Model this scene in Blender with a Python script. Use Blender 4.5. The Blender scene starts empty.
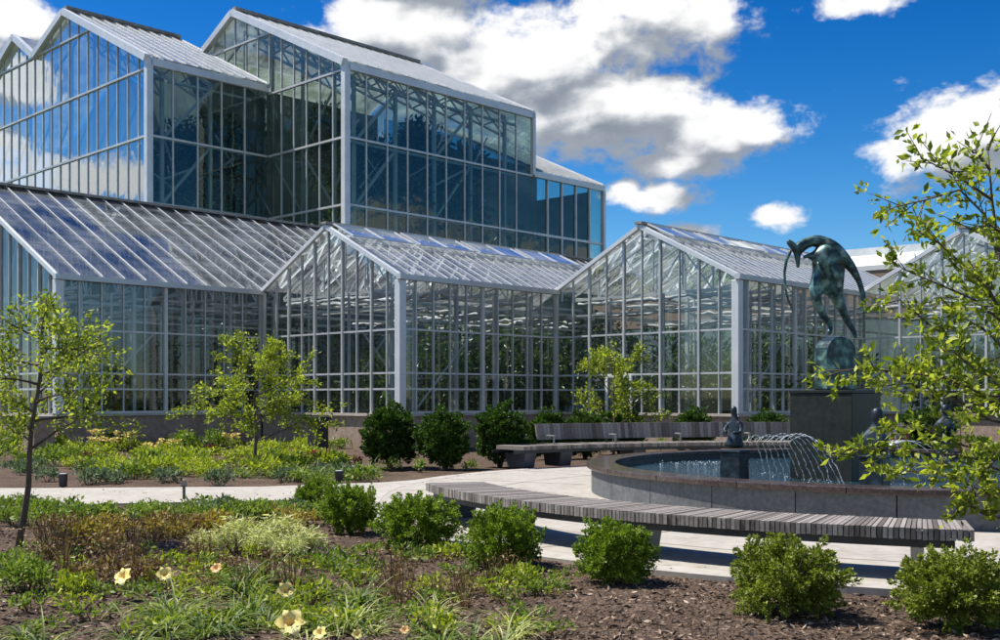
import bpy, math, random
import numpy as np
from math import sin, cos, pi, radians, atan, atan2, sqrt, hypot
from mathutils import Vector, Matrix
random.seed(7); RNG = np.random.default_rng(7)
scene = bpy.context.scene
C = scene.collection
H = 1.6; F = 1110.0; HOR = 397.0          # eye height, focal length and horizon of the photograph

# ------------------------------------------------------------------ camera
cd = bpy.data.cameras.new('camera'); cam = bpy.data.objects.new('camera', cd); C.objects.link(cam)
cam.location = (0, 0, H); cam.rotation_euler = (pi/2, 0, 0)
cd.sensor_width = 36; cd.lens = F/1000*36; cd.shift_y = (HOR-320)/1000
cd.clip_start = 0.1; cd.clip_end = 5000
scene.camera = cam

# ------------------------------------------------------------------ light
SUN_H = Vector((-0.93, 0.37)).normalized(); SUN_EL = radians(57)
sd = bpy.data.lights.new('sun', 'SUN'); sd.energy = 5.0; sd.angle = radians(0.5); sd.color = (1.0, 0.955, 0.88)
sun = bpy.data.objects.new('sun', sd); C.objects.link(sun)
sdir = Vector((SUN_H.x*cos(SUN_EL), SUN_H.y*cos(SUN_EL), sin(SUN_EL)))
sun.rotation_euler = (-sdir).to_track_quat('-Z', 'Y').to_euler(); sun.location = (-20, 5, 30)

scene.view_settings.view_transform = 'Standard'; scene.view_settings.look = 'None'
scene.view_settings.exposure = 0.60; scene.view_settings.gamma = 1.0
scene.view_settings.use_curve_mapping = False
cy = scene.cycles
cy.max_bounces = 7; cy.diffuse_bounces = 3; cy.glossy_bounces = 3; cy.transmission_bounces = 4
cy.transparent_max_bounces = 22; cy.caustics_reflective = False; cy.caustics_refractive = False
cy.use_denoising = True; cy.sample_clamp_indirect = 6
try: cy.denoiser = 'OPENIMAGEDENOISE'
except Exception: pass

# ------------------------------------------------------------------ node helper
class NT:
    def __init__(s, tree): s.t = tree; s.n = tree.nodes; s.l = tree.links
    def new(s, typ, **kw):
        n = s.n.new(typ)
        for k, v in kw.items(): setattr(n, k, v)
        return n
    def put(s, sock, v):
        if v is None: return
        if isinstance(v, bpy.types.NodeSocket): s.l.new(v, sock)
        else: sock.default_value = v
    def math(s, op, a, b=None, c=None, clamp=False):
        n = s.new('ShaderNodeMath', operation=op, use_clamp=clamp)
        s.put(n.inputs[0], a); s.put(n.inputs[1], b); s.put(n.inputs[2], c)
        return n.outputs[0]
    def smooth(s, v, a, b):
        n = s.new('ShaderNodeMapRange', interpolation_type='SMOOTHSTEP')
        s.put(n.inputs[0], v); s.put(n.inputs[1], a); s.put(n.inputs[2], b)
        return n.outputs[0]
    def noise(s, vec, scale, detail=4, rough=0.55, dist=0.0):
        n = s.new('ShaderNodeTexNoise'); s.put(n.inputs['Vector'], vec)
        n.inputs['Scale'].default_value = scale; n.inputs['Detail'].default_value = detail
        n.inputs['Roughness'].default_value = rough; n.inputs['Distortion'].default_value = dist
        return n.outputs['Fac']
    def ramp(s, fac, stops):
        n = s.new('ShaderNodeValToRGB'); e = n.color_ramp.elements
        while len(e) < len(stops): e.new(0.5)
        for k, (p, c) in enumerate(stops): e[k].position = p; e[k].color = (*c, 1)
        s.put(n.inputs[0], fac); return n.outputs[0]
    def mixc(s, fac, a, b, mode='MIX'):
        n = s.new('ShaderNodeMix', data_type='RGBA', blend_type=mode)
        s.put(n.inputs[0], fac)
        s.put(n.inputs[6], (*a, 1) if isinstance(a, tuple) and len(a) == 3 else a)
        s.put(n.inputs[7], (*b, 1) if isinstance(b, tuple) and len(b) == 3 else b)
        return n.outputs[2]
    def mixs(s, fac, a, b):
        n = s.new('ShaderNodeMixShader'); s.put(n.inputs[0], fac); s.put(n.inputs[1], a); s.put(n.inputs[2], b)
        return n.outputs[0]

# ------------------------------------------------------------------ world: Nishita sky with cumulus clouds by direction
world = bpy.data.worlds.new('World'); scene.world = world; world.use_nodes = True
w = NT(world.node_tree); w.n.clear()
sky = w.new('ShaderNodeTexSky', sky_type='NISHITA'); sky.sun_disc = False
sky.sun_elevation = SUN_EL; sky.sun_rotation = atan2(sdir.x, sdir.y)
sky.altitude = 300; sky.air_density = 1.0; sky.dust_density = 0.3; sky.ozone_density = 3.0
tc = w.new('ShaderNodeTexCoord'); sep = w.new('ShaderNodeSeparateXYZ'); w.put(sep.inputs[0], tc.outputs['Generated'])
X, Y, Z = sep.outputs
az = w.math('ARCTAN2', X, Y)
hyp = w.math('SQRT', w.math('ADD', w.math('MULTIPLY', X, X), w.math('MULTIPLY', Y, Y)))
el = w.math('ARCTAN2', Z, hyp)
def px_dir(px, y):
    a = atan((px-500)/F); return a, atan((HOR-y)/F*cos(a))
CLOUDS = [  # (px, y, half width, half height, weight) of the clouds
    (500, 45, 165, 52, 1.0), (630, 25, 100, 42, 1.0), (455, 85, 85, 34, .9), (590, 112, 120, 48, 1.0),
    (725, 135, 85, 32, 1.0), (680, 165, 80, 16, .8), (370, 18, 50, 24, .8),
    (945, 140, 72, 34, 1.0), (1010, 125, 80, 42, 1.0), (660, 196, 46, 16, .9), (628, 188, 22, 12, .8),
    (777, 215, 27, 12, .8), (690, 231, 30, 10, .9), (8, 18, 40, 24, 1.0), (868, 4, 50, 12, .85), (-60, 40, 60, 60, 1.0),
    (420, -60, 150, 40, 1.), (1090, 60, 60, 40, .8)]
def cloud_field(a, e, fa=1.5, det=6):
    comb = w.new('ShaderNodeCombineXYZ'); w.put(comb.inputs[0], a); w.put(comb.inputs[1], w.math('MULTIPLY', e, 1.5)); comb.inputs[2].default_value = 3.7
    v = comb.outputs[0]
    n1 = w.noise(v, 9.0, det, 0.58, 0.3); n2 = w.noise(v, 34.0, 5, 0.6, 0.2)
    n = w.math('ADD', w.math('MULTIPLY', w.math('SUBTRACT', n1, 0.5), 1.9), w.math('MULTIPLY', w.math('SUBTRACT', n2, 0.5), fa))
    best = None
    for px, y, hw, hh, wt in CLOUDS:
        a0, e0 = px_dir(px, y)
        dx = w.math('MULTIPLY', w.math('SUBTRACT', a, a0), F/hw); dy = w.math('MULTIPLY', w.math('SUBTRACT', e, e0), F/hh)
        r = w.math('SQRT', w.math('ADD', w.math('MULTIPLY', dx, dx), w.math('MULTIPLY', dy, dy)))
        f = w.math('MULTIPLY', w.math('SUBTRACT', 1.35, r), wt)
        best = f if best is None else w.math('MAXIMUM', best, f)
    for ad, ed, hw, hh, wt in [(-68.2, 14.8, 1.6, 1.0, 1), (-70, 10.4, 6, .9, .9), (-67, 11.6, 2, .9, 1), (-72, 8.0, 6, 1.2, .9), (-74.5, 17.5, 1.2, .8, .7), (88, 5.5, 12, 2.6, .9), (95, 8, 3, 1.6, .8)]:
        dx = w.math('MULTIPLY', w.math('SUBTRACT', a, radians(ad)), 1/radians(hw)); dy = w.math('MULTIPLY', w.math('SUBTRACT', e, radians(ed)), 1/radians(hh))
        r = w.math('SQRT', w.math('ADD', w.math('MULTIPLY', dx, dx), w.math('MULTIPLY', dy, dy)))
        best = w.math('MAXIMUM', best, w.math('MULTIPLY', w.math('SUBTRACT', 1.35, r), wt))
    best = w.math('MINIMUM', best, 0.92)
    # elsewhere round the sky: free cumulus from noise
    off = w.math('MULTIPLY', w.smooth(w.math('ABSOLUTE', a), 1.95, 2.1), 1.0)
    big = w.math('MULTIPLY', w.math('SUBTRACT', w.noise(v, 2.6, 2, 0.5), 0.50), 5.0)
    fld = w.math('ADD', w.math('MULTIPLY', best, w.math('SUBTRACT', 1.0, off)), w.math('MULTIPLY', big, off))
    return w.math('ADD', fld, n), n2
d0, fine = cloud_field(az, el)
s0, _ = cloud_field(az, el, .55, 3); s1, _ = cloud_field(w.math('SUBTRACT', az, 0.018), w.math('ADD', el, 0.030), .55, 3)
mask = w.smooth(d0, 0.10, 0.66)
lit = w.smooth(w.math('SUBTRACT', s0, s1), -0.32, 0.50)
thick = w.smooth(s0, 0.5, 1.5)
bright = w.math('ADD', w.math('MULTIPLY', lit, 0.62), w.math('SUBTRACT', 0.50, w.math('MULTIPLY', thick, 0.20)))
cloudc = w.mixc(w.smooth(bright, 0.3, 1.0), (0.42, 0.50, 0.62), (1.0, 1.0, 1.0))
hs = w.new('ShaderNodeHueSaturation'); w.put(hs.inputs['Color'], sky.outputs[0])
hs.inputs['Hue'].default_value = 0.500; hs.inputs['Saturation'].default_value = 1.48; hs.inputs['Value'].default_value = 1.0
skyc = w.mixc(1.0, hs.outputs[0], w.ramp(w.smooth(el, 0.0, 0.42), [(0, (.85, .95, 1.0)), (1, (.36, .58, .80))]), 'MULTIPLY')
bgs = w.new('ShaderNodeBackground'); w.put(bgs.inputs[0], skyc); bgs.inputs[1].default_value = 0.092
bgc = w.new('ShaderNodeBackground'); w.put(bgc.inputs[0], cloudc); w.put(bgc.inputs[1], w.math('ADD', 0.26, w.math('MULTIPLY', w.smooth(bright, 0.1, 1.05), 0.41)))
wo = w.new('ShaderNodeOutputWorld')
w.l.new(w.mixs(w.math('MULTIPLY', mask, w.smooth(el, 0.0, 0.05)), bgs.outputs[0], bgc.outputs[0]), wo.inputs[0])
world.cycles.sampling_method = 'MANUAL'; world.cycles.sample_map_resolution = 512

# ------------------------------------------------------------------ materials
def newmat(name):
    m = bpy.data.materials.new(name); m.use_nodes = True; t = NT(m.node_tree)
    b = m.node_tree.nodes['Principled BSDF']; return m, t, b
def coords(t, obj=True, scale=None):
    n = t.new('ShaderNodeTexCoord'); o = n.outputs['Object' if obj else 'Generated']
    if scale:
        mp = t.new('ShaderNodeMapping'); t.put(mp.inputs[0], o); mp.inputs['Scale'].default_value = scale; o = mp.outputs[0]
    return o
def bump(t, b, h, strength=0.3, dist=0.01):
    n = t.new('ShaderNodeBump'); n.inputs['Strength'].default_value = strength; n.inputs['Distance'].default_value = dist
    t.put(n.inputs['Height'], h); t.put(b.inputs['Normal'], n.outputs[0])
def rough_mat(name, stops, scale=5, rough=0.8, detail=6, bstr=0.3, bdist=0.01, metallic=0, bscale=None, spec=0.5, stretch=None, rvar=0.0):
    m, t, b = newmat(name); v = coords(t, scale=stretch)
    f = t.noise(v, scale, detail, 0.6)
    f2 = t.noise(v, scale*0.17, 3, 0.5)
    mixf = t.math('ADD', t.math('MULTIPLY', f, 0.65), t.math('MULTIPLY', f2, 0.35))
    mr = t.new('ShaderNodeMapRange'); t.put(mr.inputs[0], mixf); mr.inputs[1].default_value = 0.36; mr.inputs[2].default_value = 0.64
    t.put(b.inputs['Base Color'], t.ramp(mr.outputs[0], stops))
    b.inputs['Metallic'].default_value = metallic
    if rvar: t.put(b.inputs['Roughness'], t.math('ADD', rough-rvar/2, t.math('MULTIPLY', f2, rvar)))
    else: b.inputs['Roughness'].default_value = rough
    b.inputs['Specular IOR Level'].default_value = spec
    if bstr: bump(t, b, t.noise(v, bscale or scale*4, 4, 0.6), bstr, bdist)
    return m
M = {}
M['frame'] = rough_mat('painted aluminium frame', [(0, (.50, .52, .52)), (.5, (.62, .63, .62)), (1, (.70, .70, .69))], 1.5, 0.38, bstr=0, metallic=0.25, rvar=.2)
M['trim'] = rough_mat('white grey metal trim', [(0, (.62, .64, .65)), (1, (.80, .81, .81))], 1.2, 0.4, bstr=0, metallic=0.15, rvar=.2)
M['steel'] = rough_mat('galvanised inner steel', [(0, (.55, .57, .58)), (1, (.80, .81, .81))], 2.0, 0.5, bstr=0, metallic=0.2)
M['darksteel'] = rough_mat('grey inner steel', [(0, (.45, .49, .49)), (1, (.72, .75, .75))], 1.0, 0.5, bstr=0, metallic=0.2)
M['ridge'] = rough_mat('weathered ridge metal', [(0, (.17, .15, .13)), (1, (.40, .36, .32))], 3.0, 0.6, bstr=.1)
M['concrete'] = rough_mat('pale concrete paving', [(0, (.30, .27, .225)), (.5, (.375, .345, .295)), (1, (.43, .40, .35))], 6, 0.85, bstr=.25, bdist=.003, bscale=60)
def paving(name, stops):
    m = rough_mat(name, stops, 6, 0.85, bstr=.25, bdist=.003, bscale=60); t = NT(m.node_tree); b = t.n['Principled BSDF']; v = coords(t)
    src = b.inputs['Base Color'].links[0].from_socket
    st = t.smooth(t.noise(v, .8, 5, .65, .5), .52, .72); sp = t.smooth(t.noise(v, 55, 2, .6), .68, .74)
    t.put(b.inputs['Base Color'], t.mixc(t.math('MAXIMUM', t.math('MULTIPLY', st, .28), t.math('MULTIPLY', sp, .5)), src, (.14, .12, .09))); return m
M['concrete'] = paving('pale concrete paving', [(0, (.30, .27, .225)), (.5, (.375, .345, .295)), (1, (.43, .40, .35))])
M['band'] = rough_mat('light paving band', [(0, (.34, .31, .265)), (1, (.46, .43, .38))], 8, 0.85, bstr=.25, bdist=.003, bscale=60)
M['sill'] = rough_mat('cast stone sill', [(0, (.42, .36, .31)), (1, (.60, .54, .47))], 5, 0.8, bstr=.2)
M['knee'] = rough_mat('pinkish split face wall', [(0, (.30, .20, .15)), (.5, (.40, .29, .22)), (1, (.47, .37, .30))], 9, 0.9, bstr=.6, bdist=.02)
M['brick'] = rough_mat('red brick', [(0, (.24, .07, .04)), (1, (.36, .13, .08))], 9, 0.9, bstr=.5)
M['granite'] = rough_mat('dark grey granite', [(0, (.07, .075, .08)), (.5, (.105, .11, .115)), (1, (.15, .155, .16))], 16, 0.62, bstr=.1, bdist=.002, bscale=90, rvar=.2)
M['rim'] = rough_mat('polished brown granite coping', [(0, (.04, .028, .025)), (.5, (.07, .05, .046)), (1, (.12, .09, .082))], 28, 0.16, bstr=.03, bdist=.001)
M['inner'] = rough_mat('dark wet pool lining', [(0, (.015, .018, .022)), (1, (.035, .04, .05))], 6, 0.4, bstr=.1)
M['plinth'] = rough_mat('polished dark stone plinth', [(0, (.022, .025, .022)), (1, (.042, .045, .040))], 12, 0.4, bstr=.03, bdist=.002, spec=.18)
M['bronze'] = rough_mat('green bronze', [(0, (.010, .018, .020)), (.4, (.024, .046, .047)), (.68, (.08, .16, .145)), (1, (.25, .40, .35))], 6.5, 0.36, detail=5, bstr=.35, bdist=.01, bscale=14, metallic=.35, rvar=.3)
M['darkbronze'] = rough_mat('dark bronze', [(0, (.012, .016, .022)), (.6, (.03, .042, .052)), (1, (.08, .11, .13))], 7, 0.38, bstr=.5, bdist=.01, bscale=22, metallic=.35)
M['bark'] = rough_mat('grey brown bark', [(0, (.055, .04, .03)), (1, (.17, .13, .10))], 18, 0.9, bstr=.7, bdist=.01, stretch=(1, 1, .25))
M['blackmetal'] = rough_mat('black painted metal', [(0, (.012, .012, .014)), (1, (.035, .035, .04))], 10, 0.45, bstr=0)
M['benchleg'] = rough_mat('dark steel bench leg', [(0, (.035, .04, .05)), (1, (.08, .085, .10))], 6, 0.5, bstr=0)
M['benchleg2'] = rough_mat('grey steel bench leg', [(0, (.20, .20, .18)), (1, (.30, .30, .27))], 6, 0.55, bstr=.1)
M['white'] = rough_mat('white wall panel', [(0, (.82, .82, .81)), (1, (.88, .88, .87))], 0.8, 0.7, bstr=0)
M['tan'] = rough_mat('tan wall', [(0, (.30, .21, .155)), (1, (.38, .28, .21))], 1.5, 0.85, bstr=.2)
M['cloth'] = rough_mat('grey shade cloth', [(0, (.45, .45, .45)), (1, (.78, .78, .77))], 1.7, 0.8, bstr=.4, bdist=.05, bscale=4)
M['soil'] = rough_mat('inner floor soil', [(0, (.03, .03, .025)), (1, (.08, .075, .06))], 2, 0.95, bstr=.3)
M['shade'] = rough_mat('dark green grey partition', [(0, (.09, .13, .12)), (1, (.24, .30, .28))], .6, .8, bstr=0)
M['foam'] = rough_mat('water foam', [(0, (.55, .65, .70)), (1, (.85, .90, .92))], 14, 0.35, bstr=.5)
M['petal'] = rough_mat('pale yellow petal', [(0, (.80, .62, .14)), (1, (.86, .76, .32))], 9, 0.6, bstr=0)
M['petal2'] = rough_mat('orange centred petal', [(0, (.75, .36, .10)), (1, (.86, .62, .30))], 9, 0.6, bstr=0)
M['red'] = rough_mat('crimson petal', [(0, (.38, .02, .05)), (1, (.55, .05, .12))], 9, 0.6, bstr=0)
M['purple'] = rough_mat('purple petal', [(0, (.30, .06, .28)), (1, (.48, .16, .45))], 9, 0.6, bstr=0)

def glass_mat(name, tint, base, gain, ior=1.5, refl=(.93, .97, 1), dirt=0.0, dirtc=(.6, .62, .62), wav=0.0):
    m, t, b = newmat(name); t.n.remove(b); out = t.n['Material Output']
    fr = t.new('ShaderNodeFresnel'); fr.inputs['IOR'].default_value = ior
    gl = t.new('ShaderNodeBsdfGlossy'); gl.inputs['Roughness'].default_value = 0.025
    gl.inputs['Color'].default_value = (*refl, 1)
    if wav:
        v = coords(t); bn = t.new('ShaderNodeBump'); bn.inputs['Strength'].default_value = wav; bn.inputs['Distance'].default_value = .05
        t.put(bn.inputs['Height'], t.noise(v, 0.9, 2)); t.put(gl.inputs['Normal'], bn.outputs[0])
    tr = t.new('ShaderNodeBsdfTransparent'); tr.inputs[0].default_value = (*tint, 1)
    fac = t.math('ADD', base, t.math('MULTIPLY', fr.outputs[0], gain), clamp=True)
    sh = t.mixs(fac, tr.outputs[0], gl.outputs[0])
    if dirt:
        df = t.new('ShaderNodeBsdfDiffuse'); df.inputs[0].default_value = (*dirtc, 1)
        tl = t.new('ShaderNodeBsdfTranslucent'); tl.inputs[0].default_value = (*dirtc, 1)
        dm = t.mixs(0.5, df.outputs[0], tl.outputs[0])
        f = t.math('MULTIPLY', t.smooth(t.noise(coords(t), 0.7, 5, 0.65), 0.25, 0.75), dirt*1.6)
        sh = t.mixs(f, sh, dm)
    t.l.new(sh, out.inputs[0]); return m
M['glass'] = glass_mat('clear greenhouse glass', (.90, .94, .93), .02, 1.3, dirt=.03)
M['roofglass'] = glass_mat('hazy roof glass', (.88, .91, .92), .07, 1.0, dirt=.25, dirtc=(.74, .77, .78))
M['towerglass'] = glass_mat('blue green tower glass', (.50, .62, .62), .26, 2.0, 1.6, dirt=.02, wav=.10)
M['towerside'] = glass_mat('dark tower side glass', (.66, .80, .77), .02, 1.2, 1.52, refl=(.70, .86, .84), dirt=.03, wav=.15)
M['towerroof'] = glass_mat('milky tower roof glass', (.80, .84, .85), .08, 1.2, dirt=.34, dirtc=(.70, .70, .67))

def leaf_mat(name, stops, trans=0.35, rough=0.5, spec=.4):
    m, t, b = newmat(name); g = t.new('ShaderNodeNewGeometry')
    col = t.ramp(g.outputs['Random Per Island'], stops)
    t.put(b.inputs['Base Color'], col); b.inputs['Roughness'].default_value = rough; b.inputs['Specular IOR Level'].default_value = spec
    tl = t.new('ShaderNodeBsdfTranslucent')
    t.put(tl.inputs[0], t.mixc(1.0, col, (1.25, 1.35, .7), 'MULTIPLY'))
    out = t.n['Material Output']; t.l.new(t.mixs(trans, b.outputs[0], tl.outputs[0]), out.inputs[0]); return m
M['lime'] = leaf_mat('lime tree leaf', [(0, (.10, .15, .015)), (.5, (.27, .33, .03)), (1, (.52, .54, .09))], .47)
M['box'] = leaf_mat('boxwood leaf', [(0, (.06, .11, .008)), (.5, (.16, .25, .018)), (1, (.34, .44, .045))], .32)
M['boxb'] = leaf_mat('boxwood yellowed leaf', [(0, (.08, .11, .010)), (.5, (.20, .25, .028)), (1, (.40, .43, .085))], .3)
M['hedge'] = leaf_mat('dark yew leaf', [(0, (.018, .045, .006)), (.6, (.05, .11, .012)), (1, (.11, .20, .022))], .25)
M['green'] = leaf_mat('perennial leaf', [(0, (.07, .12, .015)), (.6, (.19, .27, .038)), (1, (.38, .43, .10))], .35)
M['yellowgreen'] = leaf_mat('yellow green leaf', [(0, (.16, .23, .015)), (.6, (.34, .40, .03)), (1, (.55, .55, .07))], .35)
M['golden'] = leaf_mat('golden tan leaf', [(0, (.25, .15, .03)), (.5, (.38, .28, .05)), (1, (.45, .38, .10))], .3)
M['russet'] = leaf_mat('russet leaf', [(0, (.10, .055, .03)), (.5, (.22, .12, .055)), (1, (.38, .29, .12))], .25)
M['cream'] = leaf_mat('cream variegated leaf', [(0, (.26, .29, .08)), (.4, (.52, .53, .22)), (1, (.78, .76, .44))], .35)
M['strap'] = leaf_mat('strap leaf', [(0, (.06, .11, .02)), (.6, (.15, .22, .04)), (1, (.36, .38, .12))], .35)
M['blue'] = leaf_mat('grey green leaf', [(0, (.08, .12, .07)), (1, (.19, .25, .16))], .3)
M['maroon'] = leaf_mat('maroon leaf', [(0, (.06, .012, .014)), (1, (.16, .04, .04))], .3)
M['inside'] = leaf_mat('tropical leaf', [(0, (.02, .045, .012)), (.6, (.06, .12, .025)), (1, (.17, .27, .05))], .25, rough=.35)
M['chip'] = leaf_mat('bark chip', [(0, (.04, .025, .016)), (.45, (.13, .086, .058)), (.8, (.27, .19, .135)), (1, (.46, .36, .27))], .0, rough=.9)
def mulch_mat():
    m, t, b = newmat('bark mulch'); v = coords(t)
    vo = t.new('ShaderNodeTexVoronoi'); t.put(vo.inputs['Vector'], v); vo.inputs['Scale'].default_value = 38
    n = t.noise(v, 26, 6, .7); n2 = t.noise(v, 1.3, 3)
    f = t.math('ADD', t.math('MULTIPLY', n, .75), t.math('MULTIPLY', n2, .25))
    c = t.ramp(f, [(.30, (.025, .016, .010)), (.48, (.10, .066, .045)), (.62, (.20, .14, .10)), (.78, (.30, .23, .17))])
    t.put(b.inputs['Base Color'], c); b.inputs['Roughness'].default_value = .95; b.inputs['Specular IOR Level'].default_value = .2
    bump(t, b, t.math('ADD', vo.outputs[0], n), .9, .03); return m
M['mulch'] = mulch_mat()
M['grass'] = rough_mat('rough ground', [(0, (.05, .045, .03)), (.5, (.06, .07, .03)), (1, (.08, .10, .035))], 3, 0.95, bstr=.6, bdist=.03)
def wood_mat():
    m, t, b = newmat('weathered grey wood slats'); g = t.new('ShaderNodeNewGeometry'); v = coords(t)
    c0 = t.ramp(g.outputs['Random Per Island'], [(0, (.11, .09, .075)), (.25, (.19, .165, .145)), (.6, (.26, .235, .21)), (1, (.36, .33, .30))])
    n = t.noise(v, 22, 5, .7)
    c = t.mixc(1.0, c0, t.ramp(n, [(.3, (.62, .60, .58)), (.7, (1.1, 1.1, 1.1))]), 'MULTIPLY')
    t.put(b.inputs['Base Color'], c); b.inputs['Roughness'].default_value = .8; bump(t, b, n, .3, .004); return m
M['wood'] = wood_mat()
def water_mat():
    m, t, b = newmat('pool water'); v = coords(t)
    b.inputs['Base Color'].default_value = (.018, .045, .055, 1); b.inputs['Roughness'].default_value = .06
    b.inputs['Specular IOR Level'].default_value = .8
    bump(t, b, t.math('ADD', t.noise(v, 7, 5, .65, .6), t.math('MULTIPLY', t.noise(v, 28, 3, .6), .4)), .55, .04); return m
M['water'] = water_mat()
def jet_mat():
    m, t, b = newmat('falling water'); out = t.n['Material Output']
    b.inputs['Base Color'].default_value = (.88, .93, .96, 1); b.inputs['Roughness'].default_value = .12
    tr = t.new('ShaderNodeBsdfTransparent')
    f = t.smooth(t.noise(coords(t), 30, 3, .7), .38, .62)
    t.l.new(t.mixs(t.math('MULTIPLY', f, .9), tr.outputs[0], b.outputs[0]), out.inputs[0]); return m
M['jet'] = jet_mat()

# ------------------------------------------------------------------ mesh helpers
def link(o, parent=None):
    C.objects.link(o)
    if parent is not None: o.parent = parent
    return o
def tag(o, label=None, cat=None, group=None, kind=None):
    if label: o['label'] = label
    if cat: o['category'] = cat
    if group: o['group'] = group
    if kind: o['kind'] = kind
    return o
def empty(name, loc=(0, 0, 0), rz=0.0):
    o = bpy.data.objects.new(name, None); C.objects.link(o); o.location = loc; o.rotation_euler = (0, 0, rz)
    o.empty_display_size = .3; return o
class MB:
    def __init__(s): s.v = []; s.f = []
    def add(s, vs, fs):
        k = len(s.v); s.v += [tuple(x) for x in vs]; s.f += [tuple(i+k for i in f) for f in fs]
    def hexa(s, p):  # 8 corners: 4 bottom, 4 top
        s.add(p, [(0, 3, 2, 1), (4, 5, 6, 7), (0, 1, 5, 4), (1, 2, 6, 5), (2, 3, 7, 6), (3, 0, 4, 7)])
    def box(s, x0, x1, y0, y1, z0, z1):
        s.hexa([(x0, y0, z0), (x1, y0, z0), (x1, y1, z0), (x0, y1, z0), (x0, y0, z1), (x1, y0, z1), (x1, y1, z1), (x0, y1, z1)])
    def bar(s, a, b, w, h=None, up=(0, 0, 1)):
        h = h or w; a = Vector(a); b = Vector(b); d = (b-a)
        if d.length < 1e-6: return
        d.normalize(); u = Vector(up)
        if abs(d.dot(u)) > .97: u = Vector((1, 0, 0))
        x = d.cross(u).normalized(); z = x.cross(d).normalized()
        x = x*w/2; z = z*h/2
        s.hexa([a-x-z, a+x-z, b+x-z, b-x-z, a-x+z, a+x+z, b+x+z, b-x+z])
    def tube(s, pts, rad, n=6, cap=True):
        k = len(s.v); m = len(pts); prev = None
        for i, p in enumerate(pts):
            p = Vector(p); d = Vector(pts[min(i+1, m-1)])-Vector(pts[max(i-1, 0)])
            if d.length < 1e-9: d = Vector((0, 0, 1))
            d.normalize()
            if prev is None:
                u = Vector((1, 0, 0)) if abs(d.x) < .9 else Vector((0, 1, 0)); x = d.cross(u).normalized()
            else: x = (prev-d*prev.dot(d)).normalized()
            prev = x; y = d.cross(x); r = rad[i] if hasattr(rad, '__len__') else rad
            for j in range(n):
                t = 2*pi*j/n; s.v.append(tuple(p+x*(cos(t)*r)+y*(sin(t)*r)))
        for i in range(m-1):
            for j in range(n):
                a = k+i*n+j; b = k+i*n+(j+1) % n; s.f.append((a, b, b+n, a+n))
        if cap: s.f.append(tuple(k+j for j in range(n))[::-1]); s.f.append(tuple(k+(m-1)*n+j for j in range(n)))
    def poly(s, pts): s.add(pts, [tuple(range(len(pts)))])
    def prism(s, pts, ext):  # polygon pts extruded by the vector ext
        n = len(pts); e = Vector(ext); q = [tuple(Vector(p)+e) for p in pts]
        s.add(list(pts)+q, [tuple(range(n))[::-1], tuple(range(n, 2*n))]+[(i, (i+1) % n, n+(i+1) % n, n+i) for i in range(n)])
    def build(s, name, mat, parent=None, smooth=False, bevel=0, loc=None):
        me = bpy.data.meshes.new(name); me.from_pydata(s.v, [], s.f); me.materials.append(mat)
        o = bpy.data.objects.new(name, me); link(o, parent)
        if smooth: me.polygons.foreach_set('use_smooth', [True]*len(me.polygons))
        if bevel:
            b = o.modifiers.new('bevel', 'BEVEL'); b.width = bevel; b.segments = 2; b.limit_method = 'ANGLE'
        if loc is not None: o.location = loc
        return o
def fast_mesh(name, verts, tris, mat, parent=None):
    me = bpy.data.meshes.new(name); nv, nt = len(verts), len(tris)
    me.vertices.add(nv); me.vertices.foreach_set('co', np.asarray(verts, np.float32).ravel())
    me.loops.add(nt*3); me.loops.foreach_set('vertex_index', np.asarray(tris, np.int32).ravel())
    me.polygons.add(nt); me.polygons.foreach_set('loop_start', np.arange(0, nt*3, 3, dtype=np.int32))
    me.update(calc_edges=True); me.validate(); me.materials.append(mat)
    return link(bpy.data.objects.new(name, me), parent)
def nrm(a): return a/np.maximum(np.linalg.norm(a, axis=1, keepdims=True), 1e-9)
def leaves(name, P, D, size, mat, parent=None, aspect=.42, droop=0.0, fold=.25, var=.35, spread=.6):
    """one folded leaf at each point P growing along about D"""
    n = len(P); D = nrm(D+RNG.normal(0, spread, (n, 3))); D[:, 2] -= droop; D = nrm(D)
    R = RNG.normal(0, 1, (n, 3)); S = nrm(np.cross(D, R)); N = np.cross(S, D)
    L = (size*(1+RNG.uniform(-var, var, n)))[:, None]; Wd = L*aspect
    b = P; m = P+D*L*.5
    l = m+S*Wd*.5+N*Wd*fold; r = m-S*Wd*.5+N*Wd*fold; t = P+D*L
    V = np.stack([b, l, t, r], 1).reshape(-1, 3); k = np.arange(n)[:, None]*4
    T = np.concatenate([k+[0, 1, 2], k+[0, 2, 3]], 1).reshape(-1, 3)
    return fast_mesh(name, V, T, mat, parent)
def sph(n): return nrm(RNG.normal(0, 1, (n, 3)))
def copy_tree(o, parent=None):
    c = o.copy(); C.objects.link(c); c.parent = parent
    for ch in o.children: copy_tree(ch, c)
    return c
def G(px, y, z=0.0):  # photo pixel -> point at height z
    d = (H-z)*F/(y-HOR); return ((px-500)/F*d, d)

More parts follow.
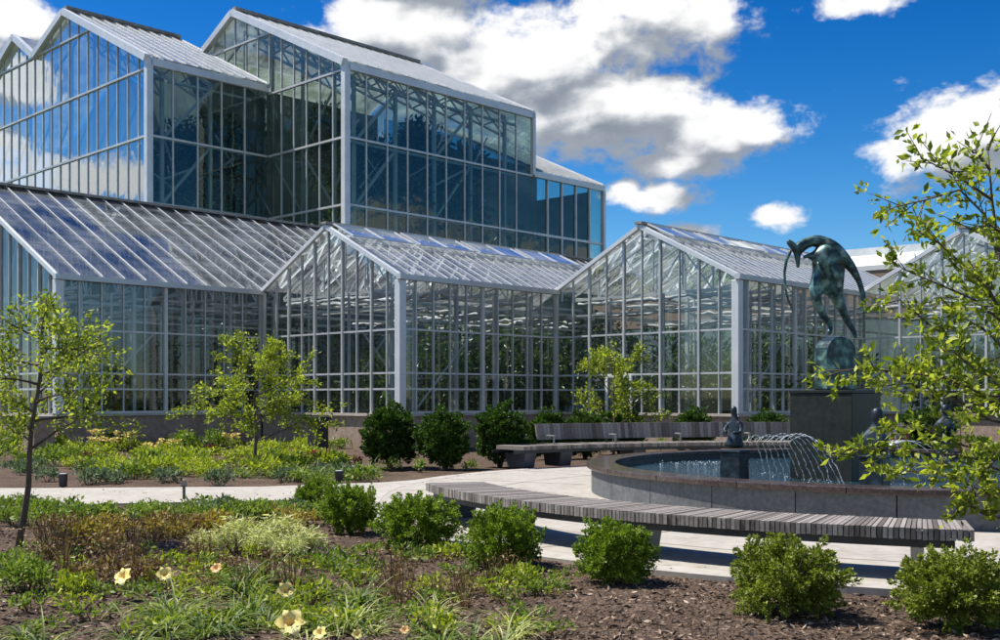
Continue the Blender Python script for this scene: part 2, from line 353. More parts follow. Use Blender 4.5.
# ------------------------------------------------------------------ ground
PC = (6.6, 17.35); RP = 8.77
MZ = -0.05
g = MB(); g.poly([(-1500, -300, -.16), (1500, -300, -.16), (1500, 3000, -.16), (-1500, 3000, -.16)])
tag(g.build('ground', M['grass']), kind='structure')
def bed_h(x, y):
    return MZ+.018*sin(x*1.7+y*.6)+.014*sin(y*2.3-x*1.1+1)+.008*sin(x*5.1+2)*sin(y*4.7)
nx, ny = 190, 230; V = []; Fc = []
for j in range(ny+1):
    for i in range(nx+1):
        x = -21+42*i/nx; y = 2.5+33*j/ny; V.append((x, y, bed_h(x, y)+random.uniform(-.006, .006)))
for j in range(ny):
    for i in range(nx): a = j*(nx+1)+i; Fc.append((a, a+1, a+nx+2, a+nx+1))
g = MB(); g.v = V; g.f = Fc; tag(g.build('planting_bed_soil', M['mulch'], smooth=True), kind='structure')
# round plaza slab, its outer band, the joints and the path from the left
def plaza_r(t):  # a little wider behind the pool, under the far bench
    return RP+1.1*max(0, sin(t))**1.2
def ring(z, k=1.0, off=0.0, n=160): return [(PC[0]+(plaza_r(2*pi*i/n)+off)*cos(2*pi*i/n), PC[1]+(plaza_r(2*pi*i/n)+off)*sin(2*pi*i/n), z) for i in range(n)]
g = MB(); g.prism(ring(-.15, off=-.32), (0, 0, .15)); tag(g.build('plaza', M['concrete']), kind='structure')
g = MB(); n = 160; o0 = ring(-.15, off=-.316); o1 = ring(-.15, off=0)
for i in range(n):
    if i % 8 == 7: continue
    j = (i+1) % n; q = [o0[i], o1[i], o1[j], o0[j]]
    g.hexa([*q, *[(p[0], p[1], .003) for p in q]])
for i in range(7, n, 8):
    j = (i+1) % n; q = [o0[i], o1[i], o1[j], o0[j]]; g.hexa([*q, *[(p[0], p[1], -.001) for p in q]])
tag(g.build('plaza_edge_band', M['band']), kind='structure')
pth = [(-24, 15.9), (-10, 16.15), (-7.4, 16.4), (-4.65, 17.0), (-3.2, 17.35), (-2.3, 16.6), (-1.4, 15.2), (1.5, 17), (1.5, 24), (-.6, 22.6), (-2.2, 20.9), (-4.3, 19.9), (-8, 19.6), (-12, 19.5), (-24, 19.6)]
g = MB(); g.prism([(x, y, -.15) for x, y in pth], (0, 0, .146)); tag(g.build('path', M['concrete']), kind='structure')
jm = rough_mat('paving joint', [(0, (.16, .145, .125)), (1, (.22, .2, .175))], 20, .9, bstr=0)
g = MB()
for t in range(0, 360, 18):
    a = radians(t+6); r0, r1 = 5.8, plaza_r(a)-.33
    g.bar((PC[0]+r0*cos(a), PC[1]+r0*sin(a), .001), (PC[0]+r1*cos(a), PC[1]+r1*sin(a), .001), .016, .004)
for i in range(90):
    a0 = 2*pi*i/90; a1 = 2*pi*(i+1)/90; g.bar((PC[0]+7.1*cos(a0), PC[1]+7.1*sin(a0), .001), (PC[0]+7.1*cos(a1), PC[1]+7.1*sin(a1), .001), .014, .004)
tag(g.build('plaza_joints', jm), kind='structure')
P = []
for i in range(420):
    a = random.uniform(0, 2*pi); r_ = plaza_r(a)-abs(random.gauss(0, .5))-.02
    P.append((PC[0]+r_*cos(a), PC[1]+r_*sin(a), .006))
for i in range(160): P.append((random.uniform(-12, -3), random.uniform(17, 19.4), .004))
D = RNG.normal(0, 1, (len(P), 3)); D[:, 2] *= .1
tag(leaves('spilled_bark', np.array(P), nrm(D), .035, M['chip'], aspect=.4, var=.6, spread=.1, fold=.1), 'bits of bark and leaf litter strewn along the paving edges', 'litter', kind='stuff')
# loose bark chips on the near bed
def in_paving(x, y):
    if hypot(x-PC[0], y-PC[1]) < plaza_r(atan2(y-PC[1], x-PC[0]))+.04: return True
    return x < 0 and y > 15.9 and y < 20
pts = []
while len(pts) < 26000:
    d = 6.2*math.exp(random.random()*math.log(17/6.2)); x = random.uniform(-.5, .5)*d
    if not in_paving(x, d): pts.append((x, d, bed_h(x, d)+.008))
P = np.array(pts); D = RNG.normal(0, 1, P.shape); D[:, 2] *= .22
tag(leaves('bark_chips', P, nrm(D), .046, M['chip'], aspect=.30, var=.8, spread=.1, fold=.12),
    'brown bark mulch chips scattered over the near planting bed', 'mulch', kind='stuff')

# ------------------------------------------------------------------ glasshouses
S = Vector((.697, .717, 0)).normalized(); GD = Vector((-.717, .697, 0)).normalized(); ROT = atan2(S.y, S.x)
A0 = Vector((-13.57, 34.0, 0)); B0 = Vector((-3.06, 34.0, 0)); C0 = Vector((7.29, 34.0, 0)); D0 = Vector((18.3, 34.9, 0))
SL = .51; ZE = 5.3; WD = 7.45; ZS = 1.08
def prof_z(prof, y):
    for (y0, z0), (y1, z1) in zip(prof, prof[1:]):
        if y0-1e-6 <= y <= y1+1e-6: return z0+(z1-z0)*(y-y0)/(y1-y0)
    return prof[-1][1]
def rail_spans(prof, z, ymax=None):
    """the parts of height z that lie under the gable outline"""
    n = 400; y0, y1 = prof[0][0], prof[-1][0]; out = []; st = None
    for i in range(n+1):
        y = y0+(y1-y0)*i/n; ok = prof_z(prof, y) >= z
        if ok and st is None: st = y
        if not ok and st is not None: out.append((st, y)); st = None
    if st is not None: out.append((st, y1))
    return out
def glasshouse(P, Ls, Lr, prof, ytop, label, rails=(1.85, 2.35, 3.7), pane=.745, door=None, roof_left=True, brace=None, bays=3.6, seed=1, vents=True):
    """corner P nearest the camera; local x runs back along the side wall, local y along the gable"""
    rnd = random.Random(seed)
    t = empty('greenhouse', P, ROT); tag(t, label, 'greenhouse', 'glass houses in a staggered row')
    yW = prof[-1][0]; zr = prof_z(prof, ytop)
    k = MB(); k.box(.04, .28, .29, yW, -.15, ZS-.08); k.box(.04, Ls, .04, .28, -.15, ZS-.08); k.build('base_wall', M['knee'], t)
    k = MB(); k.box(-.05, .36, .361, yW, ZS-.08, ZS); k.box(-.05, Ls, -.05, .36, ZS-.08, ZS); k.build('sill', M['sill'], t)
    # glass
    k = MB(); k.poly([(.12, prof[0][0]+.1, ZS)]+[(.12, max(y, .1), z) for y, z in prof]+[(.12, yW, ZS)]); k.build('gable_glass', M['glass'], t)
    k = MB(); k.poly([(.1, .12, ZS), (Ls, .12, ZS), (Ls, .12, ZE), (.1, .12, ZE)]); k.build('side_glass', M['glass'], t)
    k = MB(); k.poly([(0, 0, ZE+.06), (Lr, 0, ZE+.06), (Lr, ytop, zr+.06), (0, ytop, zr+.06)])
    if roof_left: k.poly([(0, ytop, zr+.06), (Lr, ytop, zr+.06), (Lr, yW, prof[-1][1]+.06), (0, yW, prof[-1][1]+.06)])
    k.build('roof_glass', M['roofglass'], t)
    # gable bars
    k = MB(); ng = round(yW/pane)
    for i in range(1, ng+1):
        y = yW*i/ng; zt = prof_z(prof, y); wd = .07 if i % 2 == 0 else .032
        k.box(.08-wd*.4, .16, y-wd/2, y+wd/2, ZS, zt-.02)
    for z in rails:
        for a, b in rail_spans(prof, z): k.box(.075, .145, a+.1, b, z-.03, z+.03)
    k.build('gable_bars', M['frame'], t)
    k = MB(); ns = round(Ls/.735)
    for i in range(1, ns+1):
        x = Ls*i/ns; wd = .12 if (i % 5 == 0) else .034
        k.box(x-wd/2, x+wd/2, .08-wd*.4, .16, ZS, ZE)
    for z in rails: k.box(.1, Ls, .075, .145, z-.028, z+.028)
    k.box(.1, Ls, .07, .17, ZS, ZS+.07)
    k.build('side_bars', M['frame'], t)
    k = MB(); k.box(-.06, .2, -.06, .2, ZS, ZE-.1); k.build('corner_post', M['trim'], t, bevel=.015)
    # trims: rake, gutter, ridge
    k = MB()
    for (y0, z0), (y1, z1) in zip(prof, prof[1:]): k.bar((-.02, y0, z0+.02), (-.02, y1, z1+.02), .12, .13)
    k.build('rake_trim', M['trim'], t)
    k = MB(); k.box(-.1, Ls, -.13, .06, ZE-.09, ZE+.07); k.build('gutter', M['frame'], t)
    k = MB(); k.box(-.12, Lr, ytop-.14, ytop+.14, zr+.09, zr+.17); k.build('ridge_cap', M['ridge'], t)
    # roof bars
    k = MB(); nr = round(Lr/(.74 if yW > 10 else .5))
    for i in range(nr+1):
        x = Lr*i/nr; wd = .042 if i % 2 == 0 else .026
        k.bar((x, .02, ZE+.10), (x, ytop, zr+.10), wd, .035)
        if roof_left: k.bar((x, ytop, zr+.10), (x, yW, prof[-1][1]+.10), wd, .035)
    k.build('roof_bars', M['trim'], t)
    k = MB(); sl = ytop/math.cos(math.atan(SL)); nl = int(sl/.62)
    for i in range(1, nl):
        y = ytop*i/nl; z = ZE+(zr-ZE)*i/nl+.075; k.bar((0, y, z-.012), (Lr, y, z-.012), .02, .008)
    k.build('pane_laps', M['frame'], t)
    if vents:  # a row of roof vents propped along the ridge
        for sx in range(int(Lr/2.9)):
            k = MB(); x0 = sx*2.9+.15; x1 = x0+2.6; y0 = ytop-.2; y1 = ytop-1.25
            z0 = prof_z(prof, y0)+.2; z1 = prof_z(prof, y1)+.24
            for a, b in (((x0, y0, z0), (x1, y0, z0)), ((x0, y1, z1), (x1, y1, z1)), ((x0, y0, z0), (x0, y1, z1)), ((x1, y0, z0), (x1, y1, z1)), (((x0+x1)/2, y0, z0), ((x0+x1)/2, y1, z1))): k.bar(a, b, .05, .05)
            v = k.build('roof_vent', M['trim'], t)
            k = MB(); k.poly([(x0, y0, z0), (x1, y0, z0), (x1, y1, z1), (x0, y1, z1)]); k.build('pane', M['towerroof'], v)
    # inner steel
    for i in range(int(Lr/bays)+1):
        x = .9+i*bays*.5
        k = MB(); z = ZE-.25; span = [(y, prof_z(prof, y)-.2) for y in np.linspace(.3, yW-.05, max(5, int(yW/1.05)))]
        k.bar((x, .3, z), (x, yW-.05, z), .09, .1)
        for q, (y, zz) in enumerate(span):
            k.bar((x, y, z), (x, y, zz), .045)
            if q < len(span)-1:
                y2, z2 = span[q+1]; k.bar((x, y, zz), (x, y2, z2), .07)
                k.bar((x, y, z if q % 2 else zz), (x, y2, z2 if q % 2 else z), .04)
        k.bar((x, .35, ZS), (x, .35, z), .11)
        if i % 2: k.bar((x, yW*.5, 0), (x, yW*.5, z), .12)
        k.build('truss', M['steel'], t)
    k = MB()
    for y, z in ((.7, 4.6), (1.9, 4.95), (yW*.45, 4.8), (yW*.7, 4.7), (1.2, 4.1), (yW*.6, 4.25)):
        k.bar((.4, y, z), (Lr, y, z), .07)
    for x, z in ((.5, 4.45), (2.4, 4.62), (4.6, 4.35), (7.0, 4.6)):
        k.bar((x, .3, z), (x, yW-.1, z), .06)
    for x in (.45, 2.2, 5.2):
        for y in np.arange(.9, yW-.3, 2.2): k.bar((x, y, ZS), (x, y, ZE-.3), .06)
    k.build('pipes', M['steel'], t)
    for q in range(int(min(Lr, 12)/.95)):  # gathered shade curtains under the roof
        x = .8+.95*q; zc_ = ZE-.42-rnd.choice((0, .0, .35, .6)); k = MB(); yy = np.linspace(.5, yW-.4, 26); r = []; pp = []
        for y in yy: pp.append((x+rnd.uniform(-.03, .03), y, zc_+rnd.uniform(-.05, .05))); r.append(rnd.uniform(.03, .09))
        k.tube(pp, r, 6); k.build('shade_curtain', M['cloth'], t, smooth=True)
    if brace:
        k = MB()
        for y0, y1 in brace:
            k = MB(); k.bar((.3, y0, 2.4), (.3, y1, 3.7), .045); k.bar((.3, y1, 2.4), (.3, y0, 3.7), .04)
            k.build('cross_brace', M['steel'], t)
        k = MB(); k.bar((1.0, .3, 1.3), (3.4, .3, 3.7), .05); k.build('cross_brace', M['steel'], t)
    if door:
        y0, y1 = door; k = MB(); k.box(.0, .07, y0, y0+.1, 0, 2.35); k.box(.0, .07, y1-.1, y1, 0, 2.35); k.box(.0, .07, y0+.1, y1-.1, 2.25, 2.35); k.box(.01, .06, y0+.1, y1-.1, 1.0, 1.1); k.box(.01, .06, y0+.1, y1-.1, 0.0, .25)
        d = k.build('door', M['white'], t); k = MB(); k.box(.03, .045, y0+.1, y1-.1, 1.1, 2.25); k.build('pane', M['glass'], d)
        k = MB(); k.tube([(-.05, y0+.16, 1.0), (-.05, y0+.16, 1.2)], .015); k.build('handle', M['frame'], d)
    # floor
    k = MB(); k.poly([(.3, .3, -.03), (Lr, .3, -.03), (Lr, yW, -.03), (.3, yW, -.03)]); k.build('floor', M['soil'], t)
    return t
pB = [(0, ZE), (WD/2, ZE+SL*WD/2), (WD, ZE)]
pA = [(0, ZE), (7.6, ZE+SL*7.6), (15.2, ZE)]
glasshouse(A0, 7.38, 20, pA, 7.6, 'wide glasshouse at the left edge with a broad blue white glass roof', seed=1, brace=[(2.2, 4.4)], vents=False)
glasshouse(B0, 7.3, 14, pB, WD/2, 'glasshouse with a peaked gable behind the row of three clipped yews', seed=2, brace=[(.8, 2.2)])
glasshouse(C0, 8.6, 14, pB, WD/2, 'glasshouse with a peaked gable behind the backed bench, left of the statue', seed=3, door=(4.1, 5.2), brace=[(.75, 2.2), (2.2, 3.7)])
glasshouse(D0, 7.3, 14, pB, WD/2, 'glasshouse at the right edge half hidden by the leafy near tree', seed=4, brace=[(2.2, 3.7)])

# rear wall hall closing the glasshouses: pale panels low behind the planting
def local(P, x, y, z=0): v = P+S*x+GD*y; return (v.x, v.y, z)
r = empty('rear_hall', local(C0, 14.3, -16), ROT); tag(r, 'low white walled hall with brown lower band behind the right glasshouses', 'building')

# tall conservatory towers
T1 = Vector((-16.3, 51.4, 0)); T2 = Vector((-7.2, 51.7, 0))
RT = (10.6, 13.75, 16.9, 20.0)
def tower(P, prof, zb, xs, ze, label, ytop, clip=None, npan=1.3, gpan=1.05, wing=None, seed=5, gmat=None):
    t = empty('conservatory_tower', P, ROT); tag(t, label, 'conservatory', 'tall glass towers of the conservatory')
    yW = prof[-1][0]; rnd = random.Random(seed)
    lo = clip or (lambda y: zb)
    ys = sorted(set([y for y, z in prof]+list(np.linspace(0, yW, 60))))
    k = MB(); top = [(.1, max(y, .1), z) for y, z in prof]; bot = [(.1, max(y, .1), min(lo(y), prof_z(prof, y)-.01)) for y in ys][::-1]
    k.poly(top+bot); k.build('gable_glass', gmat, t)
    k = MB(); k.poly([(.1, .1, zb), (xs, .1, zb), (xs, .1, ze), (.1, .1, ze)]); k.build('side_glass', M['towerside'], t)
    k = MB(); ng = round(yW/gpan)
    for i in range(1, ng):
        y = yW*i/ng; zt = prof_z(prof, y); zl = lo(y)
        if zt > zl+.1: k.box(.05, .14, y-.032, y+.032, zl, zt-.05)
    for z in RT:
        for a, b in rail_spans(prof, z):
            seg = [y for y in np.linspace(a, b, 40) if lo(y) < z]
            if len(seg) > 1: k.box(.01, .15, max(seg[0], .1), seg[-1], z-.05, z+.05)
    k.build('gable_bars', M['frame'], t)
    k = MB(); ns = round(xs/npan)
    for i in range(1, ns): x = xs*i/ns; k.box(x-.035, x+.035, .04, .14, zb, ze-.1)
    for z in RT:
        if z < ze-.5: k.box(.1, xs-.02, .01, .15, z-.05, z+.05)
    k.build('side_bars', M['frame'], t)
    k = MB(); k.box(-.1, .22, -.1, .22, zb, ze); k.build('corner_post', M['trim'], t, bevel=.02)
    k = MB()
    for (y0, z0), (y1, z1) in zip(prof, prof[1:]):
        if clip:
            n = 30; pts = [(y0+(y1-y0)*i/n, z0+(z1-z0)*i/n) for i in range(n+1)]; pts = [p for p in pts if p[1] > lo(p[0])]
            if len(pts) < 2: continue
            (y0, z0), (y1, z1) = pts[0], pts[-1]
        k.bar((-.05, y0, z0), (-.05, y1, z1), .3, .34)
    k.build('rake_trim', M['trim'], t)
    k = MB(); k.box(.1, xs, -.1, .12, ze-.32, ze+.04); k.build('eave_beam', M['trim'], t)
    # roof, seen from below its eave: glass and bars of the near slope
    zr = prof_z(prof, ytop)
    k = MB(); k.poly([(0, 0, ze+.12), (xs, 0, ze+.12), (xs, ytop, zr+.12), (0, ytop, zr+.12)])
    for (y0, z0), (y1, z1) in zip(prof, prof[1:]):
        if y0 >= ytop-1e-6: k.poly([(0, y0, z0+.12), (xs, y0, z0+.12), (xs, y1, z1+.12), (0, y1, z1+.12)])
    k.build('roof_glass', M['towerroof'], t)
    k = MB(); nr = round(xs/.65)
    for i in range(nr+1): x = xs*i/nr; k.bar((x, 0, ze+.15), (x, ytop, zr+.15), .05, .06)
    k.build('roof_bars', M['trim'], t)
    k = MB(); k.box(0, xs, ytop-.16, ytop+.16, zr+.15, zr+.32); k.build('ridge_vent', M['ridge'], t)
    # far gable of the tower
    k = MB(); rb = ze-3 if clip else zb
    k.poly([(xs, .1, rb)]+[(xs, max(y, .1), z) for y, z in prof[:3]]+[(xs, prof[2][0], rb)]); k.build('rear_glass', M['towerglass'], t)
    k = MB(); k.bar((xs, 0, ze), (xs, ytop, zr), .2, .25); k.box(xs-.12, xs+.1, -.1, .1, (wing or ze)-.1, ze); k.build('rear_trim', M['trim'], t)
    k = MB()
    if clip: k.box(1, xs-.3, 13, 13.1, zb, ze+2)
    else: k.poly([(xs-.25, .6, zb)]+[(xs-.25, max(y, .6), z-.5) for y, z in prof]+[(xs-.25, yW, zb)])
    k.build('backdrop', M['shade'], t)  # opaque sheet added so the panes read dark instead of showing sky
    # inner lattice
    k = MB(); xi = .9
    for a in np.arange(1.2, xs-.5, 2.6):
        k.bar((a, xi, zb-2), (a, xi, ze-.3), .16)
        k.bar((a, xi, ze-.3), (a, ytop, zr-.3), .16)
        for q in range(5):
            y0 = xi+(ytop-xi)*q/5; y1 = xi+(ytop-xi)*(q+1)/5; f = lambda y: ze-.3+(zr-ze)*(y-xi)/(ytop-xi)
            k.bar((a, y0, f(y0)-1.1), (a, y1, f(y1)), .07); k.bar((a, y0, f(y0)), (a, y1, f(y1)-1.1), .07)
        k.bar((a, xi, ze-1.4), (a, ytop, zr-1.4), .11)
    for z in (ze-.6, ze-3.4, ze-6.5): k.bar((.6, xi, z), (xs-.4, xi, z), .12)
    for i, a in enumerate(np.arange(1.2, xs-3, 5.2)):
        k.bar((a, xi, ze-3.4), (a+2.6, xi, ze-.6), .13); k.bar((a+2.6, xi, ze-3.4), (a, xi, ze-6.5), .13)
    for y in np.arange(2.0, min(yW, 19), 2.6):
        zt = prof_z(prof, y)-.5
        k.bar((xi, y, zb-2), (xi, y, zt), .13); k.bar((xi, y, 16.6), (xi, y+2.6, 13.8), .09); k.bar((xi, y+2.6, 13.8), (xi, y, 10.8), .09)
    for (y0, z0), (y1, z1) in zip(prof[:2], prof[1:3]): k.bar((xi, y0, z0-.9), (xi, y1, z1-.9), .12)
    for i in range(26):
        a = rnd.uniform(.8, xs-1.6); y = rnd.uniform(.6, 3.5); z = rnd.uniform(zb, ze-2.6)
        k.bar((a, y, z), (a+rnd.uniform(.9, 2.6), y+rnd.uniform(-.3, .8), z+rnd.choice((-1, 1))*rnd.uniform(1, 2.5)), rnd.uniform(.05, .10))
    k.build('lattice', M['darksteel'], t)
    return t
prof1 = [(0, 17.3), (8.65, 21.5), (12.3, 20.0), (14.9, 21.6), (18.2, 20.0), (24, 17.3)]
prof2 = [(0, 17.2), (9.45, 21.75), (18.9, 17.2)]
ta = tower(T1, prof1, 8.6, 6.55, 17.3, 'upper left glass tower with slanting rails reflecting blue sky and cloud', 8.65, seed=5, gmat=M['towerglass'])
tb = tower(T2, prof2, 8.6, 12.96, 17.2, 'tallest glass tower with dark panes and pale roof above the centre glasshouse', 9.45,
           clip=lambda y: 8.6 if y < 6.3 else 17.3+.486*(y-6.3), seed=6, wing=13.9, gmat=M['towerside'])
# low wing at the right end of the tallest tower
wg = empty('tower_wing', local(T2, 12.98, .02), ROT); tag(wg, 'lower glass wing stepping down at the right end of the tallest tower', 'conservatory wing')
xs = 6.1; ze = 13.95
k = MB(); k.poly([(.02, .1, 7.0), (xs, .1, 7.0), (xs, .1, ze), (.02, .1, ze)]); k.poly([(xs, .1, 7.0), (xs, .1, ze), (xs, 9, ze+4.2), (xs, 9, 7)]); k2 = MB(); k2.box(.1, xs-.3, 5.0, 5.1, 6.5, ze+1.8); k2.box(xs-.29, xs-.2, .8, 5.1, 6.5, ze-.2); k2.build('backdrop', M['shade'], wg); k.build('wing_glass', M['towerside'], wg)  # dark sheets added behind the wing glass to block the bright sky
k = MB()
for i in range(1, 5): x = xs*i/5; k.box(x-.05, x+.05, 0, .16, 7, ze-.1)
for z in (10.6, 13.0 if False else 8.4): k.box(.02, xs, .01, .15, z-.07, z+.07)
k.build('side_bars', M['frame'], wg)
k = MB(); k.box(.02, xs, -.1, .12, ze-.25, ze+.05); k.box(xs-.1, xs+.1, -.12, .12, 7, ze-.25); k.bar((xs, 0, ze), (xs, 9, ze+4.2), .2, .25); k.build('eave_beam', M['trim'], wg)
k = MB(); k.poly([(0, 0, ze+.1), (xs, 0, ze+.1), (xs, 9, ze+4.3), (0, 9, ze+4.3)]); k.build('roof_glass', M['towerroof'], wg)
k = MB()
for i in range(9): x = xs*i/8; k.bar((x, 0, ze+.15), (x, 9, ze+4.35), .08, .08)
k.build('roof_bars', M['trim'], wg)
# brown flashing between the left glasshouse roof and the towers, at the ridge
k = MB(); k.box(.0, 20, 7.75, 8.3, 8.9, 9.42); k.build('flashing', M['ridge'], None)
fl = bpy.data.objects['flashing']; fl.location = A0; fl.rotation_euler = (0, 0, ROT); fl.parent = None
tag(fl, 'long brown ridge flashing between the left glass roof and the towers', 'roof flashing')
# masonry core below the towers
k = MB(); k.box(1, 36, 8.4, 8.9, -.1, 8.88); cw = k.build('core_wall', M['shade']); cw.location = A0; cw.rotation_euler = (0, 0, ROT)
tag(cw, 'long masonry wall seen dimly through the glasshouses below the towers', 'wall')

# hall behind, at the right
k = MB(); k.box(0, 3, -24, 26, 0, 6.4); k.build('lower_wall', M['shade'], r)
k = MB(); k.box(-.02, 3, -24, 26, 6.4, 9.3); k.build('wall', M['tan'], r)
k = MB(); k.hexa([(-.06, -24, 9.302), (6, -24, 9.302), (6, 26, 9.302), (-.06, 26, 9.302), (-.06, -24, 9.6), (6, -24, 11.0), (6, 26, 11.0), (-.06, 26, 9.6)]); k.build('roof', M['white'], r)
k = MB(); k.box(6.0, 6.3, -24, 26, 9.3, 11.5); k.build('parapet_cap', M['darksteel'], r)
r.location = (36, 50, 0); r.rotation_euler = (0, 0, radians(51))
r.location = (10.5+14, 66, 0)

# plants inside
def foliage_mass(name, pts, n, size, label, par=None):
    P_ = []; D_ = []
    per = n//len(pts)
    for (x, y, z, rr, rz) in pts:
        u = sph(per); rad = RNG.uniform(.35, 1.0, per)[:, None]
        P_.append(np.array([x, y, z])+u*rad*np.array([rr, rr, rz])); D_.append(u+[0, 0, .3])
    o = leaves(name, np.concatenate(P_), np.concatenate(D_), size, M['inside'], aspect=.4, droop=.3, spread=.7)
    tag(o, label, 'plants', kind='stuff'); return o
def inner_pts(P, n, x0, x1, y0, y1, z0, z1, r0, r1):
    out = []
    for _ in range(n):
        v = P+S*random.uniform(x0, x1)+GD*random.uniform(y0, y1); rr = random.uniform(r0, r1)
        out.append((v.x, v.y, random.uniform(z0, z1), rr, rr*random.uniform(.8, 1.4)))
    return out
for P_, nm, W_ in ((A0, 'left', 14), (B0, 'centre', 7), (C0, 'door side', 7), (D0, 'right', 7)):
    pts = inner_pts(P_, 26, 1.2, 9, 1.0, min(W_, 7), .8, 2.6, .5, 1.0)+inner_pts(P_, 16, 4, 13, 1.5, W_, 1.4, 3.6, .8, 1.5)+inner_pts(P_, 12, 9.5, 13, .8, 7.2, .8, 4.4, .9, 1.5)
    foliage_mass('indoor_plants', pts, 24000, .26, 'dark tropical plants growing inside the %s glasshouse' % {'left': 'far left', 'centre': 'centre', 'door side': 'white doored', 'right': 'far right'}[nm])
pts = inner_pts(T1, 30, 2.9, 6, 2.6, 18, 9, 13.5, 1.2, 2.4)+inner_pts(T1, 16, 2.2, 5.6, 2.2, 5, 11, 15.2, 1.0, 1.7)+inner_pts(T1, 14, 3.5, 5.2, 2, 9, 9, 13.5, 1.2, 1.9)
foliage_mass('indoor_plants', pts, 46000, .34, 'tall dark trees seen inside the upper left glass tower')
pts = inner_pts(T2, 36, 2.5, 11.5, 2.4, 6.2, 8.5, 14.2, 1.2, 2.0)+inner_pts(T2, 8, 2, 11, 2.6, 5.5, 13.6, 15.6, .8, 1.3)+inner_pts(T2, 18, 11.5, 17.2, 2.4, 6.5, 7.5, 10.5, 1.2, 1.9)
foliage_mass('indoor_plants', pts, 62000, .34, 'tall dark trees seen inside the tallest glass tower')

# piers of the base walls
def pier(px, D_, w_, h_, mat, label, name='wall_pier', cap=M['sill']):
    x = (px-500)/F*D_; t = empty(name, (x, D_, 0), ROT); tag(t, label, 'pier')
    k = MB(); k.box(-w_/2, w_/2, -w_/2, w_/2, -.12, h_); k.build('shaft', mat, t, bevel=.01)
    k = MB(); k.box(-w_/2-.06, w_/2+.06, -w_/2-.06, w_/2+.06, h_, h_+.09); k.build('cap', cap, t, bevel=.01)
    return t
pier(40, 32.9, .62, .96, M['knee'], 'pale pinkish masonry pier at the corner of the left glasshouse')
pier(318, 31.5, .42, .95, M['blackmetal'], 'dark square pier beside the centre glasshouse base wall', cap=M['blackmetal'])
pier(893, 29.5, .62, .72, M['brick'], 'red brick pier with pale cap right of the statue plinth')

# ------------------------------------------------------------------ fountain
FC = (7.1, 18.62); RO = 5.6
ft = empty('fountain_pool', (FC[0], FC[1], 0)); tag(ft, 'round dark granite fountain pool with brown polished rim', 'fountain pool')
def annulus(mb, r0, r1, z0, z1, a0, a1, n):
    for i in range(n):
        t0 = a0+(a1-a0)*i/n; t1 = a0+(a1-a0)*(i+1)/n
        q = [(r0*cos(t0), r0*sin(t0)), (r1*cos(t0), r1*sin(t0)), (r1*cos(t1), r1*sin(t1)), (r0*cos(t1), r0*sin(t1))]
        mb.hexa([(x, y, z0) for x, y in q]+[(x, y, z1) for x, y in q])
def arc_block(r0, r1, z0, z1, a0, a1, n):
    """one closed curved block"""
    mb = MB(); vs = []; fs = []
    for i in range(n+1):
        t = a0+(a1-a0)*i/n
        vs += [(r0*cos(t), r0*sin(t), z0), (r1*cos(t), r1*sin(t), z0), (r1*cos(t), r1*sin(t), z1), (r0*cos(t), r0*sin(t), z1)]
    for i in range(n):
        k_ = i*4
        for a, b in ((0, 1), (1, 2), (2, 3), (3, 0)): fs.append((k_+a, k_+4+a, k_+4+b, k_+b))
    fs.append((0, 1, 2, 3)); fs.append((n*4+3, n*4+2, n*4+1, n*4)); mb.add(vs, fs); return mb
wall = MB(); NP = 28
for i in range(NP):
    a0 = 2*pi*i/NP+.0012+.03; a1 = 2*pi*(i+1)/NP-.0012+.03
    b = arc_block(RO-.34, RO-.05, 0, .403, a0, a1, 6); wall.add(b.v, b.f)
wall.build('stone_wall', M['granite'], ft, bevel=.004)
cop = MB(); NQ = 24
for i in range(NQ):
    a0 = 2*pi*i/NQ+.0007; a1 = 2*pi*(i+1)/NQ-.0007
    b = arc_block(RO-.46, RO+.03, .405, .487, a0, a1, 8); cop.add(b.v, b.f)
cop.build('coping', M['rim'], ft, bevel=.012)
lin = arc_block(RO-.43, RO-.345, .05, .404, 0, 2*pi-.0001, 96); lin.build('pool_lining', M['inner'], ft)
k = MB(); k.poly([(.1*0+(RO-.42)*cos(2*pi*i/96), (RO-.42)*sin(2*pi*i/96), .02) for i in range(96)]); k.build('pool_floor', M['inner'], ft)
k = MB(); k.poly([((RO-.432)*cos(2*pi*i/96), (RO-.432)*sin(2*pi*i/96), .31) for i in range(96)]); wt = k.build('pool_water', M['water']); wt.location = (FC[0], FC[1], 0); tag(wt, kind='structure')

# plinth and bronze figure
PLX, PLY = 5.36, 16.9; th = radians(42)
u1 = Vector((-cos(th), sin(th), 0)); u2 = Vector((sin(th), cos(th), 0)); SQ = 1.03
pc = Vector((PLX, PLY, 0))+u1*SQ/2+u2*SQ/2
pl = empty('statue_plinth', (pc.x, pc.y, .3), -th); tag(pl, 'square dark polished stone plinth standing in the pool', 'plinth')
k = MB(); k.box(-SQ/2, SQ/2, -SQ/2, SQ/2, -.28, 1.36); k.build('shaft', M['plinth'], pl, bevel=.008)
k = MB(); k.box(-SQ/2-.012, SQ/2+.012, -SQ/2-.012, SQ/2+.012, 1.362, 1.41); k.build('cap', M['plinth'], pl, bevel=.006)
SD = pc.y
def sp(px, y, dy=0.0):
    d = SD+dy; return ((px-500)/F*d-pc.x, dy, H+(HOR-y)/F*d)
stt = empty('bronze_statue', (pc.x, pc.y, 0)); tag(stt, 'green bronze figure bent over backwards with hanging arms on the plinth', 'statue')
